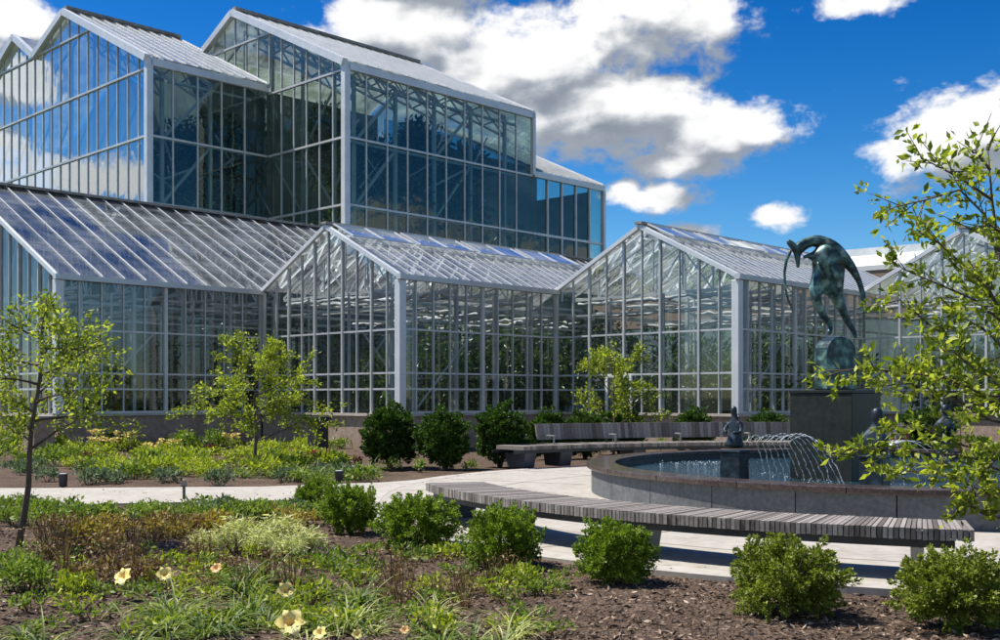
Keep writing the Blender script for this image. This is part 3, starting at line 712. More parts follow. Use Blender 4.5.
# arched support
k = MB(); wv, hh = .31, .52; zb = 1.712; prof = [(-wv, zb), (wv, zb)]
for i in range(13):
    a = pi*i/12; prof.append((wv*cos(a), zb+.60+(.24)*sin(a)))
k.prism([(x, -.15, z) for x, z in prof], (0, .30, 0)); ar = k.build('arched_support', M['bronze'], stt, bevel=.02)
ar.rotation_euler = (0, 0, radians(28)); ar.location = (.0, 0, 0)
def skin(name, joints, edges, mat, parent, sub=2, root=0):
    me = bpy.data.meshes.new(name); me.from_pydata([j[0] for j in joints], edges, []); me.materials.append(mat)
    o = link(bpy.data.objects.new(name, me), parent)
    md = o.modifiers.new('skin', 'SKIN'); md.use_smooth_shade = True
    for i, j in enumerate(joints):
        v = me.skin_vertices[0].data[i]; r_ = j[1]; v.radius = (r_, r_) if not isinstance(r_, tuple) else r_
        v.use_root = (i == root)
    s_ = o.modifiers.new('sub', 'SUBSURF'); s_.levels = sub; s_.render_levels = sub
    return o
px_ = .0158
J = [(sp(828, 281), 12.5*px_),                 # 0 pelvis
     (sp(829, 270, -.03), 14.5*px_),             # 1 belly
     (sp(829, 258, -.05), 15.5*px_),             # 2 chest
     (sp(835, 251, 0), 14*px_),              # 3 shoulders
     (sp(824, 243, .02), 8.8*px_),               # 4 neck root
     (sp(812, 240, .0), 6.2*px_),              # 5 arch of neck
     (sp(803, 245, -.05), 6*px_),              # 6
     (sp(797, 250, -.08), 4.5*px_),            # 7 head back
     (sp(791, 244, -.10), 3.6*px_),            # 8 brow
     (sp(787, 240, -.10), 2.2*px_),            # 9 horn tip
     (sp(797.5, 258, -.1), 3.0*px_),           # 10 muzzle
     (sp(798, 268, -.12), 1.5*px_),            # 11
     (sp(815, 288, -.08), 8.4*px_),            # 12 hip L
     (sp(816, 300, -.16), 5.2*px_),            # 13 knee
     (sp(822, 314, -.10), 4.0*px_),            # 14 calf
     (sp(831, 326, -.02), 2.9*px_),            # 15 ankle
     (sp(829, 334, -.10), 2.4*px_),            # 16 foot
     (sp(835, 291, .08), 8.8*px_),             # 17 hip R
     (sp(841, 307, .06), 5.0*px_),             # 18 knee
     (sp(848, 322, .10), 3.8*px_),             # 19
     (sp(854, 332, .10), 2.4*px_),             # 20
     (sp(856, 338, .04), 2.2*px_),             # 21 foot
     (sp(846, 260, .06), 7.2*px_),             # 22 shoulder R
     (sp(853, 270, .10), 4.6*px_),             # 23
     (sp(859, 281, .10), 3.0*px_),             # 24 elbow
     (sp(863, 294, .06), 2.8*px_),             # 25
     (sp(864, 307, .02), 2.2*px_),             # 26 hand
     (sp(863, 314, .0), 1.4*px_),              # 27
     (sp(832, 264, -.22), 4.4*px_),            # 28 arm in front
     (sp(837, 275, -.27), 3.6*px_),            # 29
     (sp(840, 288, -.24), 2.4*px_),            # 30
     (sp(808, 256, -.12), 2.2*px_),            # 31 hand by the head
     (sp(803, 257.5, -.14), 1.6*px_),
     (sp(818, 253, .02), 9.5*px_), (sp(842, 262, .10), 8*px_)]          # 32
E_ = [(0, 1), (1, 2), (2, 3), (3, 4), (4, 5), (5, 6), (6, 7), (7, 8), (8, 9), (7, 10), (10, 11), (0, 12), (12, 13), (13, 14), (14, 15), (15, 16), (0, 17), (17, 18),
      (18, 19), (19, 20), (20, 21), (3, 22), (22, 23), (23, 24), (24, 25), (25, 26), (26, 27), (2, 28), (28, 29), (29, 30), (2, 31), (31, 32), (2, 33), (3, 34)]
skin('figure', J, E_, M['bronze'], stt)
J = [(sp(791, 250, -.1), 1.9*px_), (sp(786.5, 260, -.12), 1.6*px_), (sp(784.5, 272, -.14), 1.4*px_), (sp(785, 286, -.14), 1.3*px_), (sp(787.5, 298, -.12), 1.2*px_), (sp(792, 309, -.1), .8*px_)]
skin('long_horn', J, [(i, i+1) for i in range(5)], M['bronze'], stt)
J = [(sp(818, 262, -.2), 1.5*px_), (sp(820, 272, -.24), 2.6*px_), (sp(826, 279, -.22), 2.2*px_)]
skin('drapery', J, [(0, 1), (1, 2)], M['bronze'], stt)

# small bronze spouting figures standing in the pool
def spout(px, D_, hz, rz, lean, label, kind):
    x = (px-500)/F*D_; t = empty('fountain_figure', (x, D_, .3), rz); tag(t, label, 'fountain figure', 'small bronze figures in the pool')
    k = MB(); k.hexa([(-.17, -.17, -.28), (.17, -.17, -.28), (.17, .17, -.28), (-.17, .17, -.28), (-.155, -.155, .47), (.155, -.155, .47), (.155, .155, .47), (-.155, .155, .47)])
    k.build('plinth', M['darkbronze'], t, bevel=.01)
    k = MB(); k.box(-.17, .17, -.17, .17, .472, .51); k.build('plinth_cap', M['darkbronze'], t, bevel=.01)
    z = .56
    if kind == 0:  # robed figure leaning back, hooded head turned up
        z = .50
        J = [((0, 0, z+.02), .165), ((.0, 0, z+.13), .14), ((.02, 0, z+.26), .082), ((.02, 0, z+.38), .10), ((.01, 0, z+.46), .07), ((.0, 0, z+.52), .036), ((-.012, -.01, z+.60), .062), ((-.008, 0, z+.67), .035),
             ((.115, -.02, z+.40), .038), ((.14, -.07, z+.28), .032), ((.05, -.16, z+.27), .026), ((-.085, -.02, z+.40), .038), ((-.13, -.08, z+.29), .032), ((-.05, -.16, z+.28), .026)]
        E2 = [(0, 1), (1, 2), (2, 3), (3, 4), (4, 5), (5, 6), (6, 7), (3, 8), (8, 9), (9, 10), (3, 11), (11, 12), (12, 13)]
    else:  # round shouldered crouching figure with a round head
        z = .50
        J = [((0, 0, z+.04), .14), ((0, 0, z+.14), .145), ((.01, 0, z+.28), .135), ((.02, 0, z+.38), .10), ((.03, 0, z+.45), .062), ((.03, 0, z+.53), .10), ((.03, 0, z+.60), .085), ((.02, .0, z+.66), .05),
             ((-.14, -.03, z+.20), .07), ((-.14, -.08, z+.08), .06), ((.15, -.03, z+.2), .06), ((.15, -.08, z+.08), .05)]
        E2 = [(0, 1), (1, 2), (2, 3), (3, 4), (4, 5), (5, 6), (6, 7), (2, 8), (8, 9), (2, 10), (10, 11)]
    skin('figure', J, E2, M['darkbronze'], t)
    return t
spout(734.5, 16.6, 1.5, radians(-38), -.012, 'dark bronze robed figure spouting water at the left of the pool', 0)
spout(875, 15.1, 1.5, radians(-38), 0, 'dark bronze crouching figure with round head just right of the plinth', 1)
spout(944, 21.8, 1.4, radians(-38), 0, 'dark bronze figure at the back of the pool behind the branches', 1)
# water jets: arcs from the left figure towards the plinth side of the pool
f1 = Vector(((734.5-500)/F*16.6, 16.6, 0))
jl = []
for i in range(13):
    u = i/12; ex = 500+(764+82*u-500); D_ = 18.6-2.6*u
    st_ = Vector((f1.x+.20+.05*i, f1.y-.02+.10*(1-u), .93+.02*sin(i*2)))
    en = Vector(((ex-500)/F*D_, D_, .31)); pk = .16+.08*u+.02*sin(i*3.1)
    pts = []; rad = []
    for q in range(25):
        s_ = q/24; p = st_.lerp(en, s_); p.z = st_.z+(4*pk*s_*(1-s_))+(en.z-st_.z)*(s_**1.7)
        pts.append(tuple(p+Vector((random.gauss(0, .001+.0004*q), random.gauss(0, .001+.0004*q), random.gauss(0, .003))))); rad.append(.0048*(1+.6*sin(q*2.3+i))*(1+.5*q/24))
    k = MB(); k.tube(pts, rad, 5)
    o = k.build('water_jet', M['jet'], smooth=True)
    tag(o, 'thin arcing jet of water right of the robed figure, '+['first', 'second', 'third', 'fourth', 'fifth', 'sixth', 'seventh', 'eighth', 'ninth', 'tenth', 'eleventh', 'twelfth', 'last'][i]+' to land from the left', 'water jet', 'water jets fanning from the robed figure'); jl.append(en)
# second fan at the round-headed figure
f2 = Vector(((875-500)/F*15.1, 15.1, 0))
for i in range(6):
    u = i/5; en = Vector((f2.x+.5+.9*u, f2.y+.9-.7*u, .31)); st_ = Vector((f2.x+.2, f2.y, .93)); pts = []; rad = []
    for q in range(19):
        s_ = q/18; p = st_.lerp(en, s_); p.z = st_.z+.7*s_*(1-s_)+(en.z-st_.z)*(s_**1.7); pts.append(tuple(p)); rad.append(.008)
    k = MB(); k.tube(pts, rad, 5); o = k.build('water_jet', M['jet'], smooth=True)
    tag(o, 'thin arcing jet of water behind the branches, '+['first', 'second', 'third', 'fourth', 'fifth', 'sixth', 'seventh', 'eighth', 'ninth', 'tenth', 'eleventh', 'twelfth', 'last'][i]+' to land counting from the back', 'water jet', 'water jets fanning from the round headed figure'); jl.append(en)
# foam and droplets
P_ = []
for en in jl: P_.append(np.array(en)+RNG.normal(0, 1, (16, 3))*[.10, .10, .012]+[0, 0, .012])
c0 = Vector(G(703, 464, .31)).to_3d()
P_.append(np.array([c0.x, c0.y, .33])+RNG.normal(0, 1, (450, 3))*[.40, .22, .012])
c0 = Vector(G(690, 458, .31)).to_3d(); P_.append(np.array([c0.x+.1, c0.y, .36])+RNG.normal(0, 1, (120, 3))*[.25, .2, .05])
P_.append(np.array([f1.x+.28, f1.y-.1, .42])+RNG.normal(0, 1, (70, 3))*[.05, .05, .13])
P_ = np.concatenate(P_); P_[:, 2] = np.maximum(P_[:, 2], .312)
tag(leaves('splash', P_, sph(len(P_))*[1, 1, .12], .017, M['foam'], aspect=.6, var=.6), 'white foam and droplets where the jets hit the water', 'splash', kind='stuff')

# ------------------------------------------------------------------ benches
def curved_bench(ctr, R0, R1, a0, a1, z, slat, legs, label, legmat, back=None, thick=.075, beam=True):
    t = empty('curved_bench', (ctr[0], ctr[1], 0)); tag(t, label, 'bench')
    n = int(R1*abs(a1-a0)/slat); k = MB()
    for i in range(n):
        t0 = a0+(a1-a0)*(i+.1)/n; t1 = a0+(a1-a0)*(i+.90)/n; dz = random.uniform(-.003, .003); dr = random.uniform(-.006, .006)
        q = [(R0*cos(t0), R0*sin(t0)), ((R1+dr)*cos(t0), (R1+dr)*sin(t0)), ((R1+dr)*cos(t1), (R1+dr)*sin(t1)), (R0*cos(t1), R0*sin(t1))]
        k.hexa([(x, y, z-thick+dz) for x, y in q]+[(x, y, z+dz) for x, y in q])
    k.build('seat', M['wood'], t)
    k = MB(); b = arc_block(R0+.07, R0+.13, z-thick-.075, z-thick-.004, a0+.02, a1-.02, 40); k.add(b.v, b.f)
    b = arc_block(R1-.13, R1-.07, z-thick-.075, z-thick-.004, a0+.02, a1-.02, 40); k.add(b.v, b.f); k.build('beam', M['blackmetal'], t)
    for a, w_, mt in legs:
        k = MB(); c_, s_ = cos(a), sin(a); ta_, tb_ = R0+.10, R1-.10; h = w_/2
        def pt(r_, q, zz): return (r_*c_-q*s_, r_*s_+q*c_, zz)
        k.hexa([pt(ta_+.08, -h, 0), pt(tb_-.08, -h, 0), pt(tb_-.08, h, 0), pt(ta_+.08, h, 0), pt(ta_, -h, z-thick-.076), pt(tb_, -h, z-thick-.076), pt(tb_, h, z-thick-.076), pt(ta_, h, z-thick-.076)])
        k.build('leg', mt, t, bevel=.006)
    if back:
        b0, b1, zb0, zb1, rb = back; k = MB(); n = int(rb*abs(b1-b0)/.10)
        for i in range(n):
            t0 = b0+(b1-b0)*(i+.03)/n; t1 = b0+(b1-b0)*(i+.97)/n; dz = random.uniform(-.004, .004)
            lo_, hi_ = rb, rb+.08
            k.hexa([(lo_*cos(t0), lo_*sin(t0), zb0), ((lo_+.05)*cos(t0), (lo_+.05)*sin(t0), zb0), ((lo_+.05)*cos(t1), (lo_+.05)*sin(t1), zb0), (lo_*cos(t1), lo_*sin(t1), zb0),
                    (hi_*cos(t0), hi_*sin(t0), zb1+dz), ((hi_+.05)*cos(t0), (hi_+.05)*sin(t0), zb1+dz), ((hi_+.05)*cos(t1), (hi_+.05)*sin(t1), zb1+dz), (hi_*cos(t1), hi_*sin(t1), zb1+dz)])
        k.build('backrest', M['wood'], t)
        na = 6
        for i in range(na):
            a = b0+(b1-b0)*(i+.12)/(na-1+.24); k = MB(); c_, s_ = cos(a), sin(a)
            k.bar(((rb+.07)*c_, (rb+.07)*s_, .3), ((rb+.12)*c_, (rb+.12)*s_, zb1-.06), .05, .05)
            k.build('back_support', M['blackmetal'], t)
            k = MB(); k.bar(((rb-.36)*c_, (rb-.36)*s_, .705), ((rb+.02)*c_, (rb+.02)*s_, .705), .06, .025); k.bar(((rb-.33)*c_, (rb-.33)*s_, z), ((rb-.33)*c_, (rb-.33)*s_, .69), .04, .04)
            k.build('armrest', M['benchleg2'], t)
    return t
bc = (6.38, 16.8); RB = 7.65
def ang(px, y, z, ctr): x, d = G(px, y, z); return atan2(d-ctr[1], x-ctr[0]) % (2*pi)
aL = ang(420, 483, .46, bc); aR = ang(974, 529, .46, bc)
def legang(px, r_):  # the angle whose point at radius r_ shows at px
    best = min(np.linspace(aL, aR, 800), key=lambda a: abs(500+F*(bc[0]+r_*cos(a))/(bc[1]+r_*sin(a))-px)); return best
legs = [(legang(455, RB-.4), .30, M['benchleg']), (legang(512, RB-.4), .07, M['benchleg']), (legang(637, RB-.3), .10, M['benchleg2']), (legang(782, RB-.3), .10, M['benchleg2']), (legang(917, RB-.3), .11, M['benchleg2'])]
curved_bench(bc, RB-.80, RB, aL, aR, .46, .047, legs, 'long curved backless bench of grey slats in the foreground', M['benchleg'], thick=.10)
fc = (6.9, 17.9)
fb = curved_bench(fc, 9.35, 10.25, radians(133), radians(72), .5, .06,
    [(radians(x), .34, M['benchleg']) for x in (131, 124.5, 112, 100, 86, 75)], 'curved slatted bench with a backrest behind the pool', M['benchleg'],
    back=(radians(127), radians(72), .60, .97, 10.0), thick=.09)

# ------------------------------------------------------------------ shrubs
def blob_crown(name, parent, n, size, mat, rx, rz, zc, tufts=40, tuft_r=.28, aspect=.5, lk=1.0):
    """many short leafy sprays pointing outwards, over a darker twiggy heart"""
    u = sph(tufts*3); u = u[u[:, 2] > -.9][:tufts]; k = len(u); R3 = np.array([rx, rx, rz])
    ph = RNG.uniform(0, 6, 3); lump = 1+lk*.13*np.sin(u[:, 0]*4.1+ph[0])+.13*np.sin(u[:, 1]*5.3+u[:, 2]*3+ph[1])+.06*np.sin(u[:, 2]*9+ph[2])
    root = u*R3*(RNG.uniform(.42, .74, k)*lump)[:, None]; ax = nrm(u+RNG.normal(0, .22, (k, 3))+[0, 0, .45])
    ln = rx*tuft_r*RNG.uniform(.7, 1.35, k)*1.7
    m_ = int(n*.85); idx = RNG.integers(0, k, m_); s_ = RNG.uniform(0, 1, m_)[:, None]
    side = nrm(np.cross(ax[idx], sph(m_)))
    P1 = root[idx]+ax[idx]*ln[idx][:, None]*s_+side*rx*.075*(1.25-s_)*RNG.uniform(.2, 1, m_)[:, None]
    D1 = ax[idx]*.9+side*.8
    n2 = n-m_; q = sph(n2); P2 = q*R3*RNG.uniform(.2, .72, n2)[:, None]; D2 = q
    P_ = np.concatenate([P1, P2]); D_ = np.concatenate([D1, D2]); P_[:, 2] += zc; keep = P_[:, 2] > .005
    return leaves(name, P_[keep], D_[keep], size, mat, parent, aspect=aspect, spread=.35)
def boxwood(rx, rz, mat, n, size, seed):
    t = empty('boxwood_shrub'); k = MB(); rnd = random.Random(seed)
    for i in range(9):
        a = rnd.uniform(0, 2*pi); e = (rx*.6*cos(a), rx*.6*sin(a), rz*rnd.uniform(1.0, 1.6)); k.tube([(0, 0, -.08), (e[0]*.3, e[1]*.3, e[2]*.4), e], [.018, .012, .004], 5)
    k.build('stem', M['bark'], t); blob_crown('foliage', t, n, size, mat, rx, rz, rz*.80, tufts=250, tuft_r=.15, aspect=.55)
    return t
near = [  # px, base y, width px, height px, prototype, label
    (318, 521, 48, 38, 0, 'small boxwood shrub nearest the path, leftmost of the curved row'),
    (350, 541, 62, 52, 1, 'second boxwood from the left in the curved row, beside the path end'),
    (417, 556, 84, 57, 0, 'broad bright green boxwood below the left end of the slatted bench'),
    (501, 575, 82, 66, 1, 'round green boxwood in front of the bench, middle of the row'),
    (614, 592, 84, 69, 0, 'round green boxwood standing alone on mulch, third from the right'),
    (788, 622, 116, 79, 2, 'wide yellowish green boxwood in front of the bench leg'),
    (955, 634, 128, 82, 2, 'large yellowish boxwood in the lower right corner')]
for i, (px, yb, wp, hp, pi_, lab) in enumerate(near):
    RNG = np.random.default_rng(40+i); o = boxwood(.5, .36, M['boxb'] if pi_ == 2 else M['box'], 23000 if pi_ == 2 else 18000, .030 if pi_ == 2 else .033, i)
    x, d = G(px, yb-8, MZ); s_ = wp/F*d/.93; sz = hp/F*d/.68
    o.location = (x, d, MZ); o.scale = (s_, s_, sz); o.rotation_euler = (0, 0, i*1.3)
    tag(o, lab, 'shrub', 'boxwood shrubs in a curved row')
def hedge(rx, rz, n, seed):
    t = empty('yew_shrub'); k = MB()
    for i in range(6):
        a = i*1.05; k.tube([(0, 0, -.08), (rx*.4*cos(a), rx*.4*sin(a), rz*1.3)], [.03, .008], 5)
    k.build('stem', M['bark'], t); blob_crown('foliage', t, n, .055, M['hedge'], rx, rz, rz*.84, tufts=420, tuft_r=.09, lk=.35); return t
hp_ = [hedge(.62, .70, 20000, 4), hedge(.62, .70, 20000, 5)]
yews = [(390, 468, 60, 64, 'clipped dark yew left of its two neighbours behind the path end'), (445, 470, 54, 62, 'clipped dark yew in the middle of the three behind the plaza'), (500, 467, 54, 64, 'clipped dark yew nearest the left end of the backed bench'),
        (549, 461, 44, 54, 'dark yew partly behind the left end of the backed bench'), (585, 459, 46, 50, 'low dark yew touching the left end of the backrest'), (620, 455, 50, 49, 'dark yew top showing above the backrest below the small lime tree'), (693, 455, 42, 49, 'dark yew top showing above the middle of the backrest'),
        (770, 455, 50, 46, 'dark yew top showing above the backrest left of the plinth'), (925, 456, 60, 50, 'dark yew beside the red brick pier')]
for i, (px, yb, wp, hpx, lab) in enumerate(yews):
    o = hp_[i % 2] if i < 2 else copy_tree(hp_[i % 2]); x, d = G(px, yb, MZ)
    if i > 2: d = max(d, 29.2); x = (px-500)/F*d; hpx = hpx*1.0
    s_ = wp/F*d/1.06; sz = (hpx if i < 3 else (HOR+1.6/d*F-(yb-hpx)))/F*d/1.2
    o.location = (x, d, MZ); o.scale = (s_, s_, sz); o.rotation_euler = (0, 0, i*2.1); tag(o, lab, 'shrub', 'clipped yews along the plaza')

# ------------------------------------------------------------------ trees
def grow(mb, tips, p, d, L, r, lev, rnd, up=.15, maxlev=3, kids=(3, 5), spread=.75):
    n = 6; pts = [p]; q = Vector(p); dd = Vector(d).normalized()
    for i in range(n):
        dd = (dd+Vector((rnd.gauss(0, .12), rnd.gauss(0, .12), rnd.gauss(0, .08)+up*.12))).normalized(); q = q+dd*(L/n); pts.append(q.copy())
    mb.tube([tuple(x) for x in pts], [r*(1-.6*i/n) for i in range(n+1)], 6 if lev < 2 else 4)
    if lev >= 1: tips += [(pts[i], (pts[i]-pts[i-1]).normalized(), lev) for i in range(2 if lev == 1 else 1, n+1)]
    if lev < maxlev:
        for _ in range(rnd.randint(*kids)):
            i = rnd.randint(2, n); b = pts[i]; a = rnd.uniform(0, 2*pi)
            side = dd.cross(Vector((cos(a), sin(a), .3))).normalized()
            nd = (dd*rnd.uniform(.4, .9)+side*spread+Vector((0, 0, up))).normalized()
            grow(mb, tips, b, nd, L*rnd.uniform(.5, .72), r*.5*(1-.5*i/n), lev+1, rnd, up, maxlev, kids, spread)
def small_tree(px, yb, ht_, crown_w, label, seed, leaf=.06, per=9, trunk_h=.42, r=.035, lean=(0, 0), dist=None):
    rnd = random.Random(seed)
    x, d = G(px, yb, MZ)
    if dist: d = dist; x = (px-500)/F*d
    t = empty('young_tree', (x, d, MZ)); tag(t, label, 'tree', 'young lime green trees')
    mb = MB(); tips = []; th_ = ht_*trunk_h; tr = []
    for i in range(9): s_ = i/8; tr.append(Vector((lean[0]*s_+.02*sin(i*1.7+seed), lean[1]*s_, (ht_*.9+.05)*s_-.05)))
    mb.tube([tuple(q) for q in tr], [r*(1-.75*i/8) for i in range(9)], 8)
    nb = 15
    for i in range(nb):
        f = trunk_h+(1-trunk_h)*i/nb*.92; k_ = f*8; j = min(int(k_), 7); p = tr[j].lerp(tr[j+1], k_-j); a = i*2.4+rnd.uniform(-.4, .4)
        L = crown_w*.5*(1-.45*(i/nb)**1.5)*rnd.uniform(.7, 1.1)
        grow(mb, tips, p, Vector((cos(a), sin(a), rnd.uniform(.05, .6))), L, r*.4, 1, rnd, .12, 2, (3, 5), .7)
    mb.build('trunk', M['bark'], t, smooth=True)
    P_ = []; D_ = []
    for p, dd, lev in tips:
        m_ = 0 if rnd.random() < .25 else rnd.randint(per//2, per)
        for _ in range(m_): P_.append(tuple(p+Vector((rnd.gauss(0, .06), rnd.gauss(0, .06), rnd.gauss(0, .05)))*(ht_/3))); D_.append(tuple(dd+Vector((0, 0, .15))))
    leaves('crown', np.array(P_), np.array(D_), leaf, M['lime'], t, aspect=.5, droop=.12, spread=.8)
    return t
small_tree(20, 545, 3.05, 1.75, 'young lime green tree with slim dark trunk at the left edge', 11, leaf=.062, per=17, lean=(.30, 0), r=.042, trunk_h=.40)
small_tree(255, 470, 3.05, 2.9, 'young lime green tree in the far flower bed before the left glasshouse', 23, leaf=.078, per=30, trunk_h=.25, r=.045)
small_tree(614, 450, 3.3, 2.2, 'small lime green tree behind the backed bench before the centre right glasshouse', 35, leaf=.09, per=19, trunk_h=.3, r=.04, dist=30.5)
# leafy near tree on the right: trunk just outside the frame, boughs reaching in
def near_tree():
    rnd = random.Random(5); D_ = 6.9; bx = (1052-500)/F*D_
    t = empty('leafy_tree', (bx, D_, MZ)); tag(t, 'leafy bright green tree whose boughs reach in from the right edge', 'tree')
    def q(px, y, dy=0): d = D_+dy; return Vector(((px-500)/F*d-bx, dy, H+(HOR-y)/F*d-MZ))
    mb = MB(); tips = []
    trunk = [Vector((0, 0, -.05)), q(1048, 560), q(1040, 480, .03), q(1024, 400), q(1012, 330, -.05), q(1000, 260), q(992, 200, .05), q(988, 150)]
    mb.tube([tuple(v) for v in trunk], [.045, .04, .034, .026, .018, .013, .008, .004], 8)
    boughs = [  # polylines in photo pixels with a depth offset
        [(1000, 262, 0), (985, 215, .1), (960, 190, .2), (925, 200, .25), (895, 207, .3), (886, 212, .3)],
        [(992, 200, 0), (960, 178, -.1), (935, 165, -.2), (920, 157, -.2)],
        [(990, 170, 0), (975, 150, .1), (962, 152, .1)], [(988, 150, 0), (992, 138, .1)],
        [(1012, 330, 0), (985, 285, -.2), (960, 262, -.3), (935, 240, -.3), (925, 228, -.3)],
        [(1012, 330, 0), (975, 300, .2), (940, 285, .3), (905, 270, .3), (893, 262, .3)],
        [(1024, 400, 0), (990, 375, .1), (960, 345, .2), (930, 325, .3), (900, 300, .35), (882, 305, .35)],
        [(1024, 400, 0), (985, 395, -.2), (945, 378, -.35), (900, 372, -.4), (860, 368, -.45), (838, 372, -.45)],
        [(1030, 430, 0), (990, 420, .1), (955, 400, .15), (920, 385, .2), (885, 380, .25)],
        [(1040, 480, 0), (1000, 470, -.2), (960, 455, -.3), (915, 452, -.4), (875, 448, -.5), (848, 450, -.5)],
        [(1040, 480, 0), (990, 455, .1), (950, 440, .1), (915, 425, .1), (890, 430, .1)],
        [(1044, 520, 0), (1000, 500, -.1), (960, 480, -.2), (925, 470, -.25), (895, 476, -.3)],
        [(1044, 520, 0), (1010, 520, -.2), (985, 515, -.3), (960, 500, -.35)],
        [(1020, 385, 0), (1000, 345, .2), (985, 330, .2), (955, 312, .3)],
        [(1000, 262, 0), (1005, 235, -.3), (990, 225, -.4), (970, 230, -.4)], [(1012, 330, 0), (1000, 310, -.3), (990, 290, -.3), (975, 275, -.3)],
        [(1030, 430, 0), (1005, 450, -.35), (985, 470, -.4), (965, 500, -.4)], [(1024, 400, 0), (1000, 380, -.4), (975, 370, -.4), (955, 352, -.4), (930, 350, -.4)]]
    for bo in boughs:
        pts = [q(*b) for b in bo]; n = len(pts); mb.tube([tuple(v) for v in pts], [.010*(1-.75*i/(n-1)) for i in range(n)], 5)
        for i in range(n-1):
            seg = pts[i+1]-pts[i]; m_ = max(1, int(seg.length/.043))
            for j in range(m_):
                s_ = (j+rnd.random())/m_
                if i == 0 and s_ < .35: continue
                p = pts[i]+seg*s_; dirn = (seg.normalized()+Vector((rnd.gauss(0, .8), rnd.gauss(0, .8), rnd.gauss(.15, .6)))).normalized()
                L = rnd.uniform(.06, .27); e = p+dirn*L; mb.tube([tuple(p), tuple(e)], [.004, .0018], 4)
                tips.append((e, dirn)); tips.append((p+dirn*L*.5, dirn))
        tips.append((pts[-1], (pts[-1]-pts[-2]).normalized()))
    mb.build('trunk', M['bark'], t, smooth=True)
    P_ = []; Q_ = []
    for p, dd in tips:
        for _ in range(rnd.randint(6, 10) if rnd.random() > .16 else 0): P_.append(tuple(p)); Q_.append(tuple(dd*.6+Vector((0, 0, .1))))
    P_ = np.array(P_)+RNG.normal(0, .02, (len(P_), 3))
    leaves('crown', P_, np.array(Q_), .060, M['lime'], t, aspect=.46, droop=.08, spread=.75, fold=.18)
near_tree()

# ------------------------------------------------------------------ perennials
def clump(name, n, size, r_, h_, mat, aspect=.45, stems=0, stem_mat=None, droop=.1, tufts=12, flowers=None):
    t = empty(name); a = RNG.uniform(0, 2*pi, tufts); rr = np.sqrt(RNG.uniform(0, 1, tufts))*r_*.8
    hz = h_*(1-.5*(rr/r_)**2)*RNG.uniform(.65, 1.0, tufts)
    cen = np.stack([rr*np.cos(a), rr*np.sin(a), hz*.72], 1); idx = RNG.integers(0, tufts, n); lo_ = sph(n)*RNG.uniform(.2, 1, n)[:, None]
    P_ = cen[idx]+lo_*np.array([r_*.34, r_*.34, h_*.30]); P_[:, 2] = np.maximum(P_[:, 2], .01)
    leaves('foliage', P_, lo_+[0, 0, .5], size, mat, t, aspect=aspect, droop=droop, spread=.6)
    k = MB()
    for c_ in cen: k.tube([(c_[0]*.3, c_[1]*.3, -.03), (c_[0]*.8, c_[1]*.8, c_[2]*.6), tuple(c_)], [.006, .004, .002], 4)
    k.build('stem', stem_mat or M['bark'], t)
    if flowers:
        fm, fn, fs = flowers; P2 = []; D2 = []
        for _ in range(fn):
            aa = random.uniform(0, 2*pi); q = r_*random.random()**.5; c_ = (q*cos(aa), q*sin(aa), h_*random.uniform(.85, 1.15))
            for j in range(7): P2.append(c_); D2.append((cos(j*.9), sin(j*.9), .4))
        leaves('blossom', np.array(P2), np.array(D2), fs, M[fm], t, aspect=.7, spread=.2)
    return t
def strap_clump(n, L, w_, mat, seed, wid=.016):
    rnd = random.Random(seed); t = empty('daylily_plant'); k = MB()
    for _ in range(n):
        a = rnd.uniform(0, 2*pi); el_ = rnd.uniform(.35, 1.35); l = L*rnd.uniform(.6, 1.1); pr = []; r0 = rnd.uniform(0, .07); z0 = 0; d = el_; x = r0; ww = wid*rnd.uniform(.7, 1.2); bend = rnd.uniform(.15, .42)
        c_, s_ = cos(a), sin(a); m_ = 7
        for i in range(m_+1):
            wi = ww*(1-(i/m_)**2.2)+.0008; pr.append(((x*c_-wi*s_*.5, x*s_+wi*c_*.5, z0), (x*c_, x*s_, z0-wi*.3), (x*c_+wi*s_*.5, x*s_-wi*c_*.5, z0)))
            x += cos(d)*l/m_; z0 += sin(d)*l/m_; d -= bend
        vs = [v for tr_ in pr for v in tr_]; fs = []
        for i in range(m_):
            b = i*3; fs += [(b, b+1, b+4, b+3), (b+1, b+2, b+5, b+4)]
        k.add(vs, fs)
    k.build('leaves', mat, t, smooth=True); return t
def lily_flower(size, mat, par, loc, tilt, az_):
    k = MB()
    for j in range(6):
        a = j*pi/3; wv = size*(.27 if j % 2 else .17); L = size*.62; c_, s_ = cos(a), sin(a); rows = []
        for i in range(6):
            s = i/5; r_ = L*s; z_ = size*.42*(s**.7)-size*.22*s**3; wi = wv*sin(pi*min(1, .12+s*.86))**.8*(.5 if i == 5 else 1)
            rows.append(((r_*c_-wi*s_, r_*s_+wi*c_, z_+wi*.12+size*.05*sin(i*2.6+j)), (r_*c_, r_*s_, z_), (r_*c_+wi*s_, r_*s_-wi*c_, z_+wi*.12-size*.05*sin(i*2.2+j*2))))
        vs = [v for q in rows for v in q]; fs = []
        for i in range(5): b = i*3; fs += [(b, b+1, b+4, b+3), (b+1, b+2, b+5, b+4)]
        k.add(vs, fs)
    o = k.build('blossom', mat, par, smooth=True); o.location = loc; o.rotation_euler = (tilt, 0, az_)
    k = MB()
    for j in range(5): a = j*1.25; k.tube([(0, 0, 0), (size*.12*cos(a), size*.12*sin(a), size*.5)], size*.012, 4)
    k.build('stamen', M['petal2'], o); return o
def place(o, px, y, s_=1.0, first=False, z=MZ):
    c = o if first else copy_tree(o); x, d = G(px, y, z); c.location = (x, d, z); c.rotation_euler = (0, 0, random.uniform(0, 6.28)); c.scale = (s_, s_, s_*random.uniform(.85, 1.15)); return c
used = {}
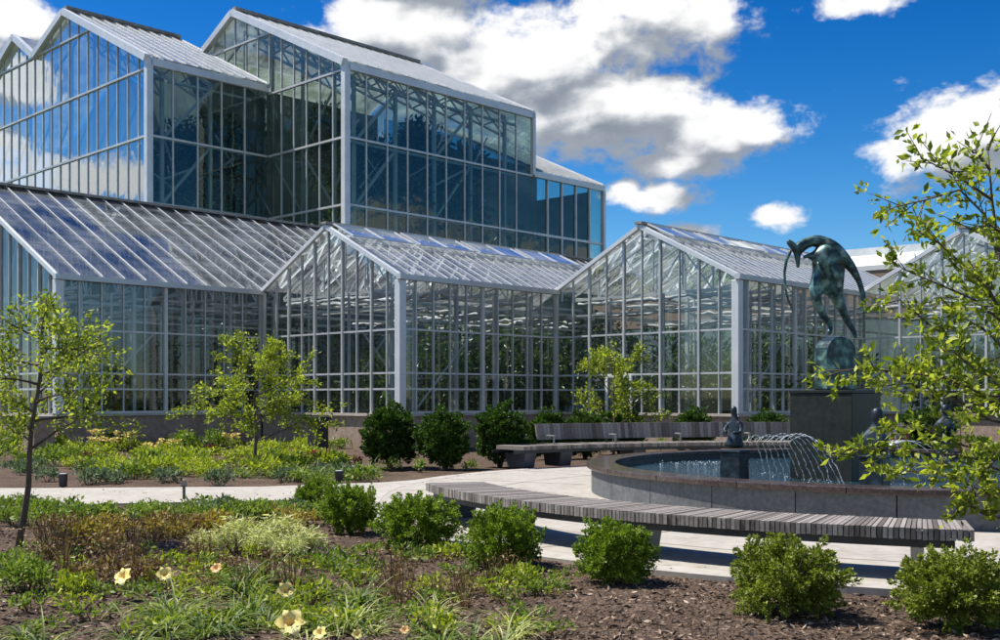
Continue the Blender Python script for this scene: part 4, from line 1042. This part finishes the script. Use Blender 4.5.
LM = [(20, 545, 'the leftmost tree trunk'), (184, 502, 'the slanted marker post'), (22, 592, 'the dense leafy mound'), (125, 600, 'the leftmost lily bloom'), (217, 592, 'the small peach bloom'), (291, 650, 'the largest bloom'),
    (357, 655, 'the bloom furthest right'), (350, 541, 'the second boxwood'), (417, 556, 'the third boxwood'), (501, 575, 'the fourth boxwood'), (614, 592, 'the boxwood standing alone'), (318, 521, 'the leftmost boxwood'), (268, 551, 'the pale mound centre'),
    (120, 545, 'the golden patch'), (63, 489, 'the left cylinder light'), (339, 484, 'the right cylinder light'), (255, 470, 'the tree in the far bed'), (318, 462, 'the dark pier'), (40, 448, 'the pale corner pier'), (184, 455, 'the tallest bush at the wall'),
    (130, 470, 'the golden flowers'), (445, 470, 'the middle clipped yew'), (614, 455, 'the tree behind the bench')]
ORD = ['', 'second ', 'third ', 'fourth ', 'fifth ', 'sixth ', 'seventh ', 'eighth ', 'ninth ', 'tenth ', 'eleventh ', 'twelfth ', 'thirteenth ', 'fourteenth ', 'fifteenth ', 'sixteenth ', 'seventeenth ', 'eighteenth ', 'nineteenth ', 'twentieth ', 'twenty-first ', 'twenty-second ', 'twenty-third ', 'twenty-fourth ', 'twenty-fifth ', 'twenty-sixth ', 'twenty-seventh ', 'twenty-eighth ', 'twenty-ninth ', 'thirtieth ']
def sow(key, maker, spots, label, cat, group, jit=0):
    near_ = {}; labs = {}
    for i, q in enumerate(spots):
        a = G(q[0], q[1], MZ); ds = [(hypot(a[0]-G(l[0], l[1], MZ)[0], a[1]-G(l[0], l[1], MZ)[1]), l[2]) for l in LM]; dm = min(ds); near_.setdefault(dm[1], []).append((dm[0], i))
    for nm, l in near_.items():
        for r_, (dd_, i) in enumerate(sorted(l)): labs[i] = (label+', '+ORD[min(r_, 29)]+'nearest to '+nm) if len(spots) > 1 else label
    for i, sp_ in enumerate(spots):
        first = key not in used
        if first: used[key] = maker()
        c = place(used[key], sp_[0], sp_[1], sp_[2] if len(sp_) > 2 else 1, first)
        for kk in ('label', 'category', 'group'):
            if kk in c: del c[kk]
        tag(c, labs[i], cat, group)
def scatter(n, x0, x1, y0, y1, s0, s1, keep=lambda x, y: True, uniform_ground=True):
    out = []; tries = 0
    while len(out) < n and tries < 20000:
        tries += 1; px = random.uniform(x0, x1); 
        d = random.uniform((H-MZ)*F/(y1-HOR), (H-MZ)*F/(y0-HOR)); y = HOR+(H-MZ)*F/d
        xx, dd = G(px, y, MZ)
        if not in_paving(xx, dd) and keep(px, y): out.append((px, y, random.uniform(s0, s1)))
    return out
# near bed, back to front
sow('gc', lambda: clump('groundcover_plant', 420, .055, .34, .26, M['green'], tufts=14), scatter(34, -10, 320, 507, 526, .8, 1.2), 'green leafy groundcover plant by the near path', 'perennial plant', 'green plants along the near path edge')
sow('gc2', lambda: clump('groundcover_plant', 380, .055, .32, .24, M['blue'], tufts=13), scatter(9, 215, 320, 509, 520, .8, 1.1), 'grey green leafy plant by the path', 'perennial plant', 'grey green plants by the path')
sow('gold', lambda: clump('golden_perennial', 240, .06, .27, .24, M['golden'], tufts=12), scatter(17, 40, 250, 524, 548, .6, 1.2)+scatter(6, 215, 320, 521, 533, .6, 1), 'golden tan perennial', 'perennial plant', 'golden tan perennials in the near bed')
sow('rus', lambda: clump('russet_perennial', 200, .05, .24, .30, M['russet'], tufts=12, stem_mat=M['russet']), scatter(17, 40, 240, 532, 590, .5, 1.05), 'russet brown withered perennial', 'perennial plant', 'russet perennials in the near bed')
def stem_clump():
    t = empty('withered_plant'); k = MB()
    for _ in range(16):
        a = random.uniform(0, 2*pi); r_ = random.uniform(.01, .12); l = random.uniform(.14, .34); c_ = (r_*cos(a), r_*sin(a))
        k.tube([(c_[0]*.5, c_[1]*.5, -.02), (c_[0], c_[1], l*.6), (c_[0]*1.5+random.gauss(0, .02), c_[1]*1.5, l)], [.005, .004, .0025], 4)
    k.build('stem', M['russet'], t); P_ = np.array([(random.gauss(0, .10), random.gauss(0, .10), random.uniform(.04, .3)) for _ in range(70)]); leaves('leaves', P_, sph(70), .04, M['russet'], t, droop=.5); return t
sow('wit', stem_clump, scatter(30, 40, 300, 536, 596, .7, 1.25)+scatter(12, 380, 520, 575, 610, .6, .9), 'withered plant of upright brown stems', 'perennial plant', 'withered brown stemmed plants')
sow('cream', lambda: clump('variegated_plant', 900, .075, .25, .38, M['cream'], aspect=.16, droop=.75, tufts=20), [(203, 556, .85), (238, 553, 1.05), (262, 558, .8), (279, 552, 1.15), (305, 555, .95), (288, 562, .75)], 'pale cream variegated plant', 'perennial plant', 'cream variegated plants')
sow('mound', lambda: clump('leafy_mound', 900, .05, .26, .30, M['green'], tufts=26), [(22, 592, 1.15)], 'dense green leafy mound at the left edge of the near bed', 'perennial plant', None)
sow('small', lambda: clump('low_plant', 85, .05, .19, .14, M['green'], tufts=9, stem_mat=M['russet']), scatter(66, 0, 560, 550, 640, .7, 1.3, lambda x, y: not (x > 430 and y < 575)) + scatter(14, 300, 480, 545, 580, .8, 1.2), 'small sparse green plant on mulch', 'perennial plant', 'small sparse plants on the near mulch')
sow('small2', lambda: clump('low_plant', 90, .045, .17, .16, M['yellowgreen'], tufts=9, stem_mat=M['russet']), scatter(46, 60, 530, 550, 640, .7, 1.3), 'small yellow green plant on mulch', 'perennial plant', 'small yellow green plants on the near mulch')
sow('pur', lambda: clump('purple_flower', 70, .04, .14, .13, M['blue'], tufts=8, flowers=('purple', 5, .022)), [(321, 560, 1), (333, 566, 1), (312, 552, .8), (345, 575, .9)], 'small plant with purple flowers', 'flowering plant', 'purple flowered plants')
sow('dl', lambda: strap_clump(46, .46, .2, M['strap'], 3), scatter(17, 130, 370, 605, 655, .7, 1.1)+[(250, 592, 1.1), (262, 585, 1.05), (238, 596, 1.), (45, 655, .9), (22, 640, .7), (470, 652, 1.0), (440, 648, .9), (492, 660, .9)], 'daylily clump of arching leaves', 'daylily', 'daylily clumps at the front of the bed')
sow('dl2', lambda: strap_clump(34, .40, .2, M['cream'], 8, .012), scatter(9, 140, 520, 615, 655, .6, 1.0), 'pale striped daylily clump', 'daylily', 'pale striped daylily clumps')
# blossoms on their stalks
lil = [(125, 573, 600, 20, 0, 'pale yellow daylily bloom on a stalk at the left of the clumps'), (165, 571, 600, 17, 0, 'pale yellow daylily bloom turned away beside the leftmost bloom'), (217, 566, 592, 12, 1, 'small peach daylily bloom below the pale mound'),
       (285, 587, 618, 19, 0, 'pale yellow daylily bloom above the largest bloom'), (291, 617, 650, 30, 0, 'largest pale yellow daylily bloom at the bottom of the bed'), (321, 630, 655, 15, 0, 'pale yellow daylily bloom right of the largest bloom'), (357, 632, 655, 12, 0, 'yellow daylily bloom furthest right at the bottom edge'), (405, 628, 650, 10, 1, 'small orange bloom low between the strap leaves')]
for i, (px, y, yb, sz, kd, lab) in enumerate(lil):
    x, d = G(px, yb, MZ); hz = H+(HOR-y)/F*d-MZ; s_ = sz/F*d
    t = empty('daylily_bloom', (x, d, MZ)); tag(t, lab, 'flower')
    k = MB(); k.tube([(.03, .02, -.02), (.01, 0, hz*.5), (0, 0, hz-.02)], [.005, .004, .003], 5); k.build('stalk', M['strap'], t)
    lily_flower(s_*.86, M['petal2' if kd else 'petal'], t, (0, 0, hz-s_*.25), radians(55), radians(-25+37*i % 60))
    k = MB(); k.tube([(0, 0, hz*.85), (.03, 0, hz*.93), (.04, 0, hz*.99)], [.003, .008, .003], 5); k.build('bud', M['strap'], t)
# far bed between path and glasshouses
far_keep = lambda x, y: not (x > 375 and y > 466)
sow('fy', lambda: clump('lime_perennial', 260, .10, .42, .40, M['yellowgreen'], tufts=14), scatter(52, 70, 330, 447, 479, .7, 1.15), 'lime green mounded perennial', 'perennial plant', 'lime mounds in the far bed')
sow('fg', lambda: clump('green_perennial', 240, .10, .40, .36, M['green'], tufts=13), scatter(46, -20, 380, 446, 484, .6, 1.1), 'green leafy perennial in far bed', 'perennial plant', 'green perennials in the far bed')
sow('fb', lambda: clump('grey_green_perennial', 220, .09, .36, .28, M['blue'], tufts=12), scatter(24, 0, 375, 468, 485, .7, 1.1), 'grey green low perennial', 'perennial plant', 'grey green plants at the far path edge')
sow('fo', lambda: clump('golden_flower', 160, .09, .36, .55, M['yellowgreen'], tufts=12, flowers=('petal', 26, .07)), [(100, 452, 1), (112, 455, .9), (128, 453, 1.1), (95, 456, .8), (170, 458, .8), (150, 462, .7), (178, 451, .9), (232, 452, .9)], 'tall plant with golden yellow flowers', 'flowering plant', 'golden flowers in the far bed')
sow('fr', lambda: clump('red_flower', 120, .08, .26, .30, M['green'], tufts=10, flowers=('red', 9, .06)), [(92, 464, 1), (88, 470, .8), (42, 446, 1), (150, 455, .8), (320, 462, 1)], 'small plant with crimson flowers', 'flowering plant', 'crimson flowers in the far bed')
sow('fm', lambda: clump('maroon_plant', 180, .11, .26, .42, M['maroon'], tufts=10), [(325, 463, .9), (318, 458, .8), (357, 466, .6), (210, 455, .8)], 'dark maroon leaved plant', 'perennial plant', 'maroon plants by the dark pier')
sow('fs', lambda: strap_clump(44, .55, .2, M['strap'], 14, .022), scatter(20, 265, 375, 470, 484, .7, 1.1)+scatter(6, 120, 250, 470, 480, .6, 1), 'tuft of upright strap leaves', 'daylily', 'strap leaved tufts at the far path edge')
sow('bush', lambda: clump('bushy_plant', 500, .11, .5, .95, M['box'], tufts=22), [(184, 455, 1.0), (60, 452, .7), (112, 449, .8), (215, 452, .8), (8, 455, .9)], 'bushy green plant at the base wall', 'shrub', 'bushy plants against the base wall')
sow('pl', lambda: clump('tall_perennial', 150, .12, .3, .6, M['green'], tufts=10), [(395, 470, .6), (420, 472, .6), (470, 472, .6), (640, 453, .8), (660, 452, .8), (710, 452, .8), (742, 452, .8), (560, 456, .8), (600, 455, .7)], 'green perennial between clipped yews', 'perennial plant', 'green perennials between the yews')

# ------------------------------------------------------------------ path lights and plant labels
def path_light(px, yb, hpx, wpx, label):
    x, d = G(px, yb, MZ); h_ = hpx/F*d; w_ = wpx/F*d
    t = empty('path_light', (x, d, MZ)); tag(t, label, 'garden light', 'black garden lights')
    k = MB(); k.tube([(0, 0, -.03), (0, 0, h_*.15)], w_*.2, 10); k.build('stake', M['blackmetal'], t)
    k = MB(); k.tube([(0, 0, h_*.15), (0, 0, h_*.95), (0, 0, h_)], [w_*.42, w_*.5, w_*.5], 16); k.build('housing', M['blackmetal'], t)
    k = MB(); k.tube([(0, 0, h_+.002), (0, 0, h_+.012)], w_*.40, 16); k.build('lens', M['steel'], t)
path_light(63, 489, 15, 9, 'short black cylinder light at the far path edge on the left')
path_light(339, 484, 13, 9, 'short black cylinder light at the far path edge near the yews')
x, d = G(184, 502, MZ); t = empty('plant_marker', (x, d, MZ), .3); tag(t, 'dark slanted plant marker post at the path edge', 'plant marker')
k = MB(); k.box(-.022, .022, -.02, .02, -.03, .27); k.build('post', M['benchleg'], t)
k = MB(); k.hexa([(-.05, -.03, .25), (.05, -.03, .25), (.05, .03, .30), (-.05, .03, .30), (-.05, -.035, .262), (.05, -.035, .262), (.05, .025, .312), (-.05, .025, .312)]); k.build('plate', M['blackmetal'], t)
x, d = G(30, 506, MZ); t = empty('path_light', (x, d, MZ)); tag(t, 'low black flat topped light beside the leftmost tree trunk', 'garden light', 'black garden lights')
k = MB(); k.box(-.012, .012, -.012, .012, -.03, .10); k.build('stake', M['blackmetal'], t); k = MB(); k.box(-.08, .08, -.06, .06, .10, .16); k.build('housing', M['blackmetal'], t, bevel=.01)
